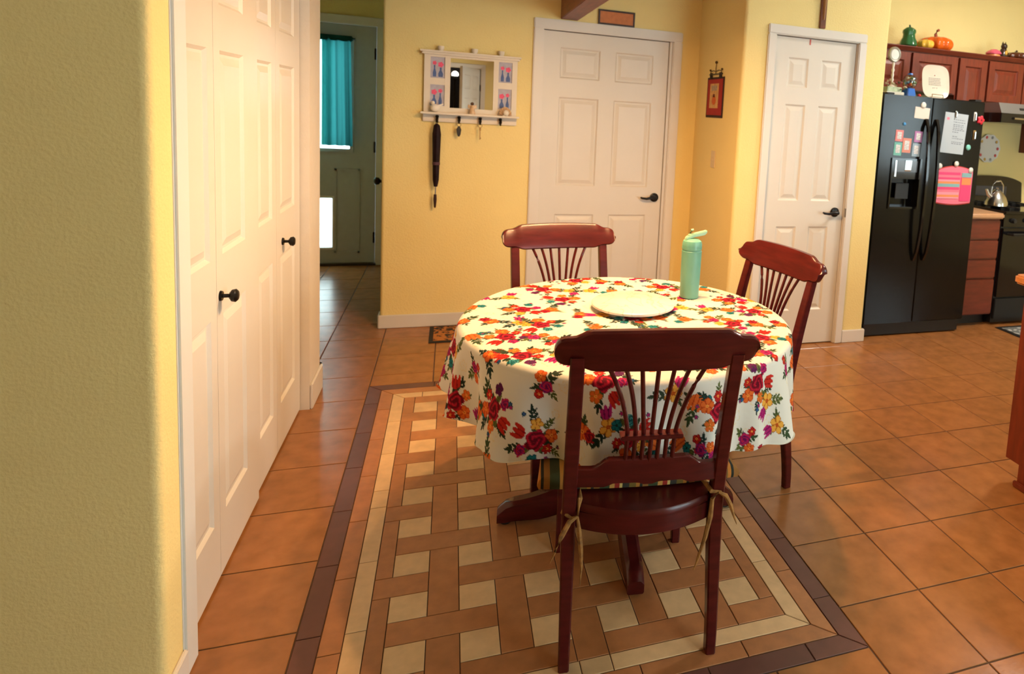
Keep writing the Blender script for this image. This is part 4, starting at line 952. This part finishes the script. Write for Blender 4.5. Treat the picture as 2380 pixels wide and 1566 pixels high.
MB().box(-0.085, -0.062, -0.0016, -0.0010, 0.092, 0.110).build('pink_mark', cm('pink_mark', 225, 120, 140), o_)
magnet('silver clip magnet at the top of the notice sheet', 1.945, 1.648, 0.014, M_STEEL, 'clip', y=FY-0.0015)
magnet('white clip magnet left of the red flower magnet', 2.122, 1.640, 0.020, M_MAG, 'clip')
magnet('red flower magnet at the edge of the right fridge door', 2.176, 1.618, 0.030, cm('red_magnet', 205, 30, 50, 0.35), 'flower', 0.014)
magnet('brass and white clip magnet right of the notice sheet', 2.132, 1.505, 0.021, M_BRASS, 'clip')
magnet('round aqua magnet below the clip magnets', 2.090, 1.412, 0.021, cm('aqua_magnet', 120, 190, 178, 0.3))
# striped pink pot holder
ph = thing('striped_pot_holder', 'pink orange and aqua striped cloth pot holder on the fridge door', 'pot holder', (1.993, FY-0.0003, 1.125), 0)
def phx(z): return -0.150+0.010*(z > 0)
def pholder(x0, x1, z0, z1, arch, m, y, parent, name, t=0.006):
    n = 16; topp = [(lerp(x0, x1, k/n), z1+arch*(1-(2*k/n-1)**2)) for k in range(n+1)]; botp = [(lerp(x1, x0, k/n), z0-arch*0.5*(1-(2*k/n-1)**2)) for k in range(n+1)]
    return MB().prism(topp+botp, y-t, y).build(name, m, parent)
PK = cm('pink_cloth', 232, 118, 140, 0.8); PK2 = cm('hot_pink_cloth', 226, 70, 120, 0.8); PO = cm('orange_cloth', 238, 140, 84, 0.8); PA = cm('aqua_cloth', 130, 172, 174, 0.8); PL = cm('light_pink_cloth', 240, 150, 165, 0.8); PR = cm('red_cloth', 190, 60, 50, 0.8)
pholder(-0.165, 0.163, -0.128, 0.118, 0.030, PR, 0.0, ph, 'lining', 0.004)
pholder(-0.158, 0.160, -0.120, 0.112, 0.030, PK, -0.004, ph, 'front_cloth', 0.004)
zz = 0.100
for k, (h_, m_) in enumerate(((0.020, PK2), (0.018, PK), (0.016, PK2), (0.014, PL), (0.016, PO), (0.024, PA), (0.020, PK2), (0.018, PK), (0.020, PL), (0.016, PO), (0.012, PL))):
    MB().box(-0.152, 0.045, -0.0105, -0.007, zz-h_, zz).build('stripe', m_, ph); zz -= h_
MB().box(0.055, 0.152, -0.0105, -0.007, -0.112, 0.062).build('stripe', PK2, ph); MB().box(0.060, 0.150, -0.0105, -0.007, 0.066, 0.098).build('stripe', PA, ph); MB().box(0.062, 0.148, -0.0112, -0.008, 0.010, 0.060).build('stripe', PO, ph)
for x, z, s in ((1.842, 1.268, 'left'), (1.990, 1.288, 'middle'), (2.128, 1.246, 'right')): magnet('cream round magnet at the top %s of the striped pot holder' % s, x, z, 0.020, M_MAG, y=FY-0.0095)

# things on top of the refrigerator
ZF = FT+0.0005
ft_ = thing('pedestal_clock', 'silver rimmed round clock on a tall stem at the left of the fridge top', 'clock', (1.522, 1.537, ZF+0.0625))
MB().lathe([(0.002, 0), (0.032, 0), (0.028, 0.010), (0.010, 0.018), (0.007, 0.04), (0.012, 0.055), (0.007, 0.07), (0.011, 0.09), (0.007, 0.105), (0.012, 0.125), (0.007, 0.14), (0.010, 0.165), (0.006, 0.185), (0.002, 0.188)], n=18).build('stem', M_SHELLW, ft_, smooth=True)
MB().loft([[(0.052*k*math.cos(a), yy, 0.236+0.056*k*math.sin(a)) for a in [2*PI*q/28 for q in range(28)]] for k, yy in ((0.8, 0.014), (1, 0.008), (1, -0.008), (0.9, -0.014), (0.74, -0.010), (0.72, -0.006), (0.04, -0.006))]).build('rim', mat('pewter', (0.42, 0.40, 0.34, 1), 0.35, metal=0.5), ft_, smooth=True)
MB().loft([[(0.037*k*math.cos(a), yy, 0.236+0.040*k*math.sin(a)) for a in [2*PI*q/24 for q in range(24)]] for k, yy in ((1, -0.006), (0.9, -0.010), (0.04, -0.012))]).build('face', mat('white_clock_face', (0.72, 0.70, 0.66, 1), 0.2), ft_, smooth=True)
bx_ = thing('decorated_box', 'white and green box with a leafy garland on the fridge top', 'box', (1.50, 1.50, ZF))
MB().box(-0.075, 0.078, -0.045, 0.075, 0, 0.028).build('lower_tier', mat('white_box_board', (0.66, 0.62, 0.52, 1), 0.5), bx_, bevel=0.003)
MB().box(-0.068, 0.058, -0.04, 0.072, 0.028, 0.062).build('upper_tier', mat('pale_green_box', (0.42, 0.48, 0.30, 1), 0.5, var=0.3, scale=40), bx_, bevel=0.003)
r_ = random.Random(5)
for k in range(26):
    a = r_.uniform(-0.07, 0.09); z = 0.062+r_.uniform(0, 0.035) if a < 0.052 else 0.03+r_.uniform(0, 0.06); y = r_.uniform(-0.045, -0.022)
    col = r_.choice((M_L1 := cm('garland_leaf', 52, 84, 58), cm('garland_cream', 196, 176, 140), cm('garland_red', 130, 50, 44)))
    d = Vector((r_.uniform(-1, 1), r_.uniform(-.5, .1), r_.uniform(-.2, 1))).normalized()*0.026; s = d.cross(Vector((0, 1, 0.2))).normalized()*0.008; c0 = Vector((a, y, z))
    n_ = Vector((0, -0.003, 0))
    MB().loft([[tuple(c0), tuple(c0+n_), tuple(c0+n_*1.01)], [tuple(c0+d*0.5+s), tuple(c0+d*0.5+n_*2), tuple(c0+d*0.5-s)], [tuple(c0+d), tuple(c0+d+n_), tuple(c0+d+n_*1.01)]]).build('leaf', col, bx_)
gm = thing('candy_globe', 'clear candy globe on a blue stand, left of the cream plate on the fridge top', 'globe', (1.650, 1.50, ZF))
MB().loft([chamf(0, 0, 0.036, 0.036, 0.006, 0), chamf(0, 0, 0.038, 0.038, 0.006, 0.02), chamf(0, 0, 0.030, 0.030, 0.006, 0.062)]).build('stand', cm('blue_enamel', 44, 104, 190, 0.3), gm, smooth=True)
MB().ball((0, 0, 0.112), 0.055, 24, 14).build('glass_globe', glassm('globe_glass', (0.8, 0.85, 0.85, 1), 0.14), gm, smooth=True)
cc = [cm('candy_red', 190, 50, 40, 0.4), cm('candy_yellow', 226, 180, 60, 0.4), cm('candy_blue', 60, 110, 140, 0.4), cm('candy_cream', 220, 205, 180, 0.4), cm('candy_green', 80, 120, 70, 0.4)]
for k in range(38):
    p = Vector((r_.uniform(-1, 1), r_.uniform(-1, 1), r_.uniform(-1, .75)))
    if p.length > 1: p.normalize()
    p = p*0.040; MB().ball((p.x, p.y, 0.112+p.z), 0.0105, 8, 6).build('candy', cc[k % 5], gm, smooth=True)
MB().lathe([(0.002, 0.160), (0.020, 0.160), (0.016, 0.172), (0.002, 0.174)], n=14).build('lid', cm('blue_enamel', 44, 104, 190, 0.3), gm)
rb_ = tag(MB().ball((0, 0, 0.014), 0.014, 14, 10).build('red_ball', cm('red_gloss', 196, 50, 40, 0.25), smooth=True), 'tiny red ball beside the blue stand on the fridge top', 'ball'); rb_.location = (1.722, 1.47, ZF)
pl_ = thing('cream_plate', 'rounded square cream plate with writing, standing upright on the fridge top', 'plate', (1.868, 1.47, ZF+0.006)); pl_.rotation_euler = (math.radians(-10), 0, 0)
def sq(r, z0=0.122):
    out = []
    for q in range(40):
        a = 2*PI*q/40; c_, s_ = math.cos(a), math.sin(a); out.append((r*math.copysign(abs(c_)**0.55, c_), z0+r*math.copysign(abs(s_)**0.55, s_)))
    return out
MB().loft([[(x, 0.006, z) for x, z in sq(0.09)], [(x, -0.004, z) for x, z in sq(0.122)], [(x, -0.010, z) for x, z in sq(0.124)], [(x, -0.004, z) for x, z in sq(0.108)], [(x, 0.002, z) for x, z in sq(0.092)], [(x, 0.003, z) for x, z in sq(0.005)]]).build('plate', mat('cream_stoneware', (0.60, 0.53, 0.43, 1), 0.3), pl_, smooth=True)
ln = MB()
for k, z in enumerate((0.148, 0.136, 0.124, 0.112, 0.100)):
    x = -0.055
    while x < 0.05:
        w_ = rr.uniform(0.006, 0.016); ln.box(x, min(x+w_, 0.056), 0.0005, 0.0017, z-0.0025, z+0.0025); x += w_+0.005
for x in (-0.022, -0.008, 0.012): ln.box(x, x+0.010, 0.0005, 0.0017, 0.075, 0.079)
ln.build('writing', mat('faint_ink', (0.34, 0.30, 0.26, 1), 0.6), pl_)
MB().ball((0.0, 0.0015, 0.170), 0.004, 8, 6).build('motif', cm('motif_red', 150, 70, 60), pl_)
st = MB().tube([(-0.05, -0.026, 0.0), (-0.05, -0.024, 0.022)], 0.0025, 6).tube([(0.05, -0.026, 0.0), (0.05, -0.024, 0.022)], 0.0025, 6).tube([(-0.05, -0.026, 0.022), (0.05, -0.026, 0.022)], 0.0025, 6).tube([(-0.05, -0.026, 0.002), (-0.05, 0.05, 0.002), (0.05, 0.05, 0.002), (0.05, -0.026, 0.002)], 0.0025, 6).tube([(0, 0.05, 0.002), (0, 0.015, 0.11)], 0.0025, 6)
st.build('wire_stand', M_BRASS, pl_)

# upper cabinets
def cabinet(name, label, x0, x1, z0, z1, y0, doors, y1=2.078):
    c = thing(name, label, 'cabinet', (0, 0, 0))
    MB().box(x0, x1, y0+0.02, y1, z0, z1).build('body', M_CAB, c)
    for a, b in doors:
        d = bpy.data.objects.new('door', None); COL.objects.link(d); d.parent = c; d.location = (a, y0-0.002, z0+0.008)
        w_, h_ = b-a, z1-z0-0.032
        sl = MB().box(0, 0.058, 0, 0.02, 0, h_).box(w_-0.058, w_, 0, 0.02, 0, h_).box(0.058, w_-0.058, 0, 0.02, 0, 0.06).box(0.058, w_-0.058, 0, 0.02, h_-0.06, h_).build('door_frame', M_CAB, d)
        q = panel_mesh(w_-0.116, h_-0.12).build('door_panel', M_CAB, d); q.location = (0.058, 0.004, 0.06)
    return c
CY = 1.752
ca = cabinet('wall_cabinet', 'cherry cabinet above the black refrigerator', 1.375, 2.302, 1.815, 2.134, CY, [(1.383, 1.832), (1.856, 2.290)])
cb = cabinet('wall_cabinet', 'tall narrow cherry cabinet between the fridge cabinet and the hood cabinet', 2.304, 2.602, 1.372, 2.134, CY, [(2.314, 2.592)])
cc_ = cabinet('wall_cabinet', 'short cherry cabinet above the range hood', 2.604, 3.364, 1.778, 2.134, CY, [(2.614, 2.978), (2.990, 3.354)])
cd_ = cabinet('wall_cabinet', 'cherry cabinet to the right of the range hood', 3.366, 3.93, 1.372, 2.134, CY, [(3.376, 3.92)])
tag(MB().loft([[(1.30, CY, 2.122), (1.30, CY-0.022, 2.150), (1.30, CY-0.022, 2.156), (1.30, 2.078, 2.156), (1.30, 2.078, 2.1345), (1.30, CY+0.03, 2.1345)], [(3.95, CY, 2.122), (3.95, CY-0.022, 2.150), (3.95, CY-0.022, 2.156), (3.95, 2.078, 2.156), (3.95, 2.078, 2.1345), (3.95, CY+0.03, 2.1345)]]).build('cabinet_crown', M_CABH), 'cherry crown board running along the top of the wall cabinets', 'moulding')
ZT = 2.1565
# autumn ornaments above the cabinets
def pumpkin(name, label, x, y, r, h, lob, m, stem_m, stem):
    p = thing(name, label, 'pumpkin', (x, y, ZT))
    prof = [(0.08*r, 0.02*h)]+[(r*math.sin(PI*t)**0.55, h*(0.5-0.5*math.cos(PI*t))) for t in [0.04+0.92*k/13 for k in range(14)]]+[(0.06*r, 0.95*h)]
    MB().lathe(prof, n=64, lobes=lob, la=0.085).build('body', m, p, smooth=True)
    MB().tube(stem, [0.016, 0.011, 0.010, 0.012][:len(stem)], 8).build('stem', stem_m, p, smooth=True)
    return p
M_STEM = mat('rust_stem', rgb(160, 66, 24), 0.5)
pumpkin('pumpkin_ornament', 'large glossy orange ceramic pumpkin with curled stem above the cabinets', 2.200, 1.925, 0.126, 0.120, 9, mat('orange_glaze', (0.78, 0.13, 0.012, 1), 0.15), M_STEM, [(0, 0, 0.105), (-0.01, 0, 0.145), (0.004, 0, 0.172), (0.018, 0, 0.178)])
pumpkin('pumpkin_ornament', 'small red orange pumpkin partly hidden behind the large orange one', 2.000, 1.995, 0.070, 0.085, 8, mat('red_orange_glaze', (0.62, 0.09, 0.012, 1), 0.2), M_STEM, [(0, 0, 0.075), (0, 0, 0.092), (0.004, 0, 0.098)])
pumpkin('gourd_ornament', 'small yellow ceramic gourd in front of the orange pumpkin', 2.004, 1.805, 0.060, 0.070, 7, mat('yellow_glaze', (0.80, 0.47, 0.06, 1), 0.18), mat('tan_stem', rgb(180, 130, 50), 0.5), [(0, 0, 0.062), (0, 0, 0.076)])
gd = thing('gourd_ornament', 'dark green ceramic gourd at the left end above the cabinets', 'gourd', (1.862, 1.835, ZT))
MB().lathe([(0.005, 0.0), (0.050, 0.0), (0.066, 0.018), (0.062, 0.045), (0.047, 0.075), (0.044, 0.10), (0.050, 0.118), (0.047, 0.135), (0.026, 0.152), (0.004, 0.160)], n=40, lobes=8, la=0.04).build('body', mat('green_glaze', (0.028, 0.13, 0.045, 1), 0.2), gd, smooth=True)
MB().tube([(0, 0, 0.15), (0.002, 0, 0.166), (-0.004, 0, 0.174)], [0.010, 0.007, 0.005], 8).build('stem', mat('dark_green_stem', (0.01, 0.05, 0.02, 1), 0.4), gd, smooth=True)
pk = thing('ceramic_mushroom', 'pink topped ceramic ornament above the hood cabinet', 'ornament', (2.765, 1.88, ZT))
MB().lathe([(0.004, 0), (0.048, 0), (0.055, 0.012), (0.050, 0.03), (0.004, 0.032)], n=20).build('base', mat('peach_glaze', rgb(226, 150, 90), 0.3), pk, smooth=True)
MB().lathe([(0.004, 0.028), (0.058, 0.030), (0.062, 0.040), (0.048, 0.058), (0.02, 0.072), (0.004, 0.074)], n=20, lobes=5, la=0.05).build('cap', mat('pink_glaze', rgb(222, 96, 120), 0.2), pk, smooth=True)
ct_ = thing('cat_figurine', 'dark glazed sitting cat figurine above the hood cabinet', 'figurine', (2.866, 1.88, ZT))
M_CATG = mat('dark_brown_glaze', (0.045, 0.022, 0.015, 1), 0.2)
MB().lathe([(0.004, 0), (0.034, 0), (0.038, 0.02), (0.030, 0.06), (0.022, 0.085), (0.004, 0.088)], n=18).build('body', M_CATG, ct_, smooth=True)
MB().ball((0, -0.004, 0.104), 0.026, 16, 10).build('head', M_CATG, ct_, smooth=True)
for s in (-1, 1): MB().lathe([(0.009, 0.0), (0.001, 0.022)], (s*0.014, 0, 0.122), 8).build('ear', M_CATG, ct_)
MB().ball((0, -0.034, 0.05), 0.012, 12, 8, (1.2, 0.5, 1.6)).build('chest_patch', mat('gold_glaze', rgb(210, 160, 60), 0.15), ct_, smooth=True)
pumpkin('pumpkin_ornament', 'flat dark brown pumpkin at the right edge above the cabinets', 3.005, 1.88, 0.092, 0.066, 9, mat('brown_glaze', (0.10, 0.028, 0.012, 1), 0.25), M_CATG, [(0, 0, 0.055), (0, 0, 0.074), (0.006, 0, 0.08)])

# range hood, range, kettle, drawers
hd = thing('range_hood', 'steel and black range hood under the short cherry cabinet', 'range hood', (0, 0, 0))
MB().loft([[(2.60, 1.56, 1.695), (2.60, 1.60, 1.776), (2.60, 2.078, 1.776), (2.60, 2.078, 1.695)], [(3.36, 1.56, 1.695), (3.36, 1.60, 1.776), (3.36, 2.078, 1.776), (3.36, 2.078, 1.695)]]).build('canopy', mat('hood_steel', (0.34, 0.34, 0.34, 1), 0.35, metal=0.7), hd)
MB().box(2.595, 3.365, 1.555, 2.078, 1.618, 1.694).build('lower_body', M_GLOSSBLK, hd, bevel=0.004)
for k in range(3): MB().box(2.80+0.12*k, 2.90+0.12*k, 1.574, 1.586, 1.722, 1.742).build('vent_slot', M_FRBODY, hd)
MB().tube([(2.72, 1.548, 1.656), (3.30, 1.548, 1.656)], 0.010, 10).build('trim_bar', M_STEEL, hd, smooth=True)
rg = thing('kitchen_range', 'black kitchen range with rounded backguard beside the drawers', 'range', (0, 0, 0))
MB().box(2.602, 3.360, 1.445, 2.06, 0.02, 0.905).build('body', M_FRBODY, rg)
MB().box(2.598, 3.364, 1.405, 2.06, 0.905, 0.926).build('cooktop', M_GLOSSBLK, rg, bevel=0.005)
MB().box(2.606, 3.356, 1.425, 1.445, 0.80, 0.900).build('control_strip', M_GLOSSBLK, rg, bevel=0.003)
MB().box(2.606, 3.356, 1.418, 1.445, 0.235, 0.790).build('oven_door', M_GLOSSBLK, rg, bevel=0.004)
MB().tube([(2.66, 1.42, 0.745), (2.66, 1.372, 0.748), (3.30, 1.372, 0.748), (3.30, 1.42, 0.745)], 0.011, 10).build('oven_handle', M_FRBODY, rg, smooth=True)
MB().box(2.606, 3.356, 1.420, 1.445, 0.055, 0.220).build('storage_drawer', M_FRBODY, rg, bevel=0.004)
n = 18; bg = [(2.610, 0.926)]+[(lerp(2.610, 3.352, k/n), 1.105+0.055*(1-abs(2*k/n-1)**3.0)) for k in range(n+1)]+[(3.352, 0.926)]
MB().loft([[(x, 1.965 if z < 1.0 else 1.985, z) for x, z in bg], [(x, 2.066, z) for x, z in bg]]).build('backguard', M_GLOSSBLK, rg, bevel=0.006)
MB().box(2.80, 3.16, 1.966, 1.975, 0.985, 1.07).build('control_panel', mat('smoky_panel', (0.03, 0.034, 0.045, 1), 0.12), rg)
for k, (x, y) in enumerate(((2.79, 1.60), (3.17, 1.60), (2.79, 1.86), (3.17, 1.86))):
    b = MB()
    for s in (-1, 1): b.box(x-0.10, x+0.10, y+s*0.05-0.006, y+s*0.05+0.006, 0.926, 0.940).box(x+s*0.05-0.006, x+s*0.05+0.006, y-0.10, y+0.10, 0.926, 0.940)
    b.build('burner_grate', M_FRBODY, rg)
for x in (2.70, 2.84, 3.12, 3.26): MB().tube([(x, 1.426, 0.85), (x, 1.398, 0.85)], [0.020, 0.016], 14).build('burner_knob', M_FRBODY, rg, smooth=True)
kt = thing('tea_kettle', 'shiny steel tea kettle on the front burner of the black range', 'kettle', (2.700, 1.615, 0.941))
MB().lathe([(0.004, 0), (0.080, 0), (0.090, 0.008), (0.088, 0.035), (0.072, 0.075), (0.050, 0.105), (0.038, 0.118), (0.004, 0.122)], n=28).build('body', M_STEEL, kt, smooth=True)
MB().lathe([(0.004, 0.118), (0.036, 0.120), (0.026, 0.132), (0.008, 0.138), (0.010, 0.150), (0.004, 0.154)], n=18).build('lid', M_STEEL, kt, smooth=True)
MB().tube([(-0.06, 0, 0.075), (-0.092, 0, 0.098), (-0.112, 0, 0.135)], [0.022, 0.016, 0.011], 12).build('spout', M_STEEL, kt, smooth=True)
MB().tube([(-0.060, 0, 0.10), (-0.058, 0, 0.16), (-0.03, 0, 0.20), (0.02, 0, 0.205), (0.055, 0, 0.17), (0.062, 0, 0.10)], [0.005, 0.007, 0.010, 0.010, 0.007, 0.005], 10).build('handle', M_STEEL, kt, smooth=True)
bs = thing('drawer_cabinet', 'cherry four drawer base cabinet between fridge and range', 'cabinet', (0, 0, 0))
MB().box(2.222, 2.594, 1.45, 2.06, 0.09, 0.866).build('body', M_CAB, bs); MB().box(2.222, 2.594, 1.52, 2.06, 0.0, 0.09).build('toe_kick', M_FRBODY, bs)
for z0, z1 in ((0.704, 0.852), (0.548, 0.690), (0.392, 0.534), (0.100, 0.378)): MB().box(2.232, 2.584, 1.428, 1.449, z0, z1).build('drawer', M_CABH, bs, bevel=0.006)
tag(MB().box(2.218, 2.596, 1.400, 2.076, 0.867, 0.910).build('worktop', M_COUNTER, bevel=0.012, seg=3), 'short peach laminate worktop between fridge and range', 'worktop')
wp = thing('wall_plate', 'floral decorative plate hung on the kitchen wall behind the range', 'plate', (3.000, 2.078, 1.395))
MB().loft([[(r*math.cos(a)*(1+s*0.03*math.cos(10*a)), -y, r*math.sin(a)*(1+s*0.03*math.cos(10*a))) for a in [2*PI*q/60 for q in range(60)]] for r, y, s in ((0.06, 0, 0), (0.125, 0.016, 1), (0.125, 0.021, 1), (0.085, 0.010, 0), (0.002, 0.008, 0))]).build('plate', mat('white_porcelain', (0.70, 0.68, 0.64, 1), 0.2), wp, smooth=True)
for k in range(10):
    a = 2*PI*k/10; MB().ball((0.103*math.cos(a), -0.0165, 0.103*math.sin(a)), 0.014, 8, 6, (1, 0.25, 1)).build('rim_flower', [cm('rim_red', 196, 70, 70, 0.4), cm('rim_gold', 190, 150, 70, 0.4), cm('rim_grey', 140, 140, 140, 0.4)][k % 3], wp)
# rug in front of the range
def rug_m():
    m = bpy.data.materials.new('grey_damask_rug'); t, p = nodes_of(m); N, L = t.nodes, t.links
    tc = N.new('ShaderNodeTexCoord'); vo = N.new('ShaderNodeTexVoronoi'); vo.inputs['Scale'].default_value = 28; L.new(tc.outputs['Object'], vo.inputs['Vector'])
    cr = N.new('ShaderNodeValToRGB'); e = cr.color_ramp.elements; e[0].position = 0.30; e[0].color = (0.42, 0.42, 0.40, 1); e[1].position = 0.45; e[1].color = (0.13, 0.14, 0.14, 1)
    L.new(vo.outputs['Distance'], cr.inputs[0]); L.new(cr.outputs[0], p.inputs['Base Color']); p.inputs['Roughness'].default_value = 0.95; return m
ru = thing('kitchen_rug', 'grey patterned rug with black edge in front of the range', 'rug', (3.08, 1.10, 0))
MB().box(-0.49, 0.49, -0.30, 0.275, 0.0, 0.006).build('border', M_FRBODY, ru); MB().box(-0.455, 0.455, -0.265, 0.24, 0.005, 0.009).build('pile', rug_m(), ru)

# island at the right edge
il = thing('kitchen_island', 'cherry kitchen island end panel at the right edge of the picture', 'island', (0, 0, 0))
MB().loft([[(0.848, y, z) for y, z in ((-1.20, 0), (-0.503, 0), (-0.503, 0.1), (-0.431, 0.1), (-0.431, 0.878), (-1.20, 0.878))], [(0.868, y, z) for y, z in ((-1.20, 0), (-0.503, 0), (-0.503, 0.1), (-0.431, 0.1), (-0.431, 0.878), (-1.20, 0.878))]]).build('end_panel', M_CAB, il)
MB().box(0.868, 2.30, -1.20, -0.452, 0.1, 0.878).build('body', M_CAB, il); MB().box(0.868, 2.30, -1.15, -0.51, 0.0, 0.1).build('toe_kick', M_FRBODY, il)
for k in range(3): MB().box(0.884+0.475*k, 1.345+0.475*k, -0.452, -0.432, 0.115, 0.865).build('door', M_CAB, il, bevel=0.005)
MB().box(0.832, 0.848, -1.21, -0.492, 0.0, 0.028).build('shoe_moulding', M_CABH, il, bevel=0.005)
tag(MB().slab(rpoly([(0.815, -1.24), (2.34, -1.24), (2.34, -0.385), (0.815, -0.385)], (0, 0, 0.03, 0.03)), 0.880, 0.918).build('island_top', M_PINEW, bevel=0.008, seg=3), 'orange wood worktop on the kitchen island', 'worktop')

LAMP_W, LAMP_C = 37.0, (1.0, 0.585, 0.265)
# ------------------------------------------------------------------ chandelier hung from the beam, above the frame
ch = thing('chandelier', 'dark five bulb chandelier hung over the table, above the picture', 'chandelier', (-0.749, -0.06, 0))
MB().lathe([(0.004, 2.120), (0.055, 2.119), (0.05, 2.104), (0.012, 2.098), (0.010, 2.075), (0.03, 2.065), (0.034, 2.045), (0.02, 2.028), (0.004, 2.025)], n=20).build('hub', M_BLACK, ch, smooth=True)
M_SHADE = translucent('frosted_shade', (0.8, 0.72, 0.6, 1), (0.85, 0.78, 0.66, 1), 0.6)
for k in range(5):
    a = 2*PI*k/5+0.3; ca_, sa_ = math.cos(a), math.sin(a); x, y = 0.20*ca_, 0.20*sa_
    arm = MB().tube([(0.02*ca_, 0.02*sa_, 2.045), (0.09*ca_, 0.09*sa_, 2.075), (0.16*ca_, 0.16*sa_, 2.096), (x, y, 2.098)], 0.006, 8).build('arm', M_BLACK, ch, smooth=True)
    MB().lathe([(0.002, 0.0), (0.016, 0.0), (0.018, 0.016), (0.002, 0.018)], (x, y, 2.084), 14).build('socket', M_BLACK, arm, smooth=True)
    MB().lathe([(0.018, 0.020), (0.036, 0.012), (0.048, -0.010), (0.054, -0.044), (0.0525, -0.044), (0.0465, -0.010), (0.034, 0.010), (0.016, 0.018)], (x, y, 2.074), 20).build('shade', M_SHADE, arm, smooth=True)
    bl = bpy.data.lights.new('bulb', 'POINT'); bl.energy = LAMP_W; bl.color = LAMP_C; bl.shadow_soft_size = 0.022
    bo = bpy.data.objects.new('bulb', bl); COL.objects.link(bo); bo.parent = arm; bo.location = (x, y, 2.044)

# kitchen ceiling light, out of the frame
kl = thing('ceiling_light', 'round flush kitchen ceiling light, above the picture', 'ceiling light', (2.5, 0.35, 3.0))
MB().lathe([(0.004, 0.0), (0.22, 0.0), (0.22, -0.03), (0.20, -0.034), (0.20, -0.012), (0.004, -0.012)], n=32).build('housing', M_TRIM, kl, smooth=True)
ll = bpy.data.lights.new('diffuser', 'AREA'); ll.shape = 'DISK'; ll.size = 0.38; ll.energy = 64; ll.color = (1.0, 0.92, 0.80)
lo = bpy.data.objects.new('diffuser', ll); COL.objects.link(lo); lo.parent = kl; lo.location = (0, 0, -0.036)

# torchiere lamp behind the camera, seen only as bright spots in the mirror
tl = thing('floor_lamp', 'slim dark floor lamp standing behind the camera', 'lamp', (-1.46, -3.75, 0))
MB().lathe([(0.004, 0), (0.14, 0), (0.14, 0.015), (0.02, 0.03), (0.012, 0.05), (0.010, 1.82), (0.03, 1.86), (0.004, 1.862)], n=20).build('stand', M_BLACK, tl, smooth=True)
MB().lathe([(0.03, 1.855), (0.10, 1.875), (0.13, 1.90), (0.127, 1.90), (0.098, 1.88), (0.03, 1.862)], n=28).build('dish', M_BLACK, tl, smooth=True)
fl_ = bpy.data.lights.new('bulb', 'POINT'); fl_.energy = 3.0; fl_.color = (1.0, 0.86, 0.66); fl_.shadow_soft_size = 0.045
fo = bpy.data.objects.new('bulb', fl_); COL.objects.link(fo); fo.parent = tl; fo.location = (0, 0, 1.925)
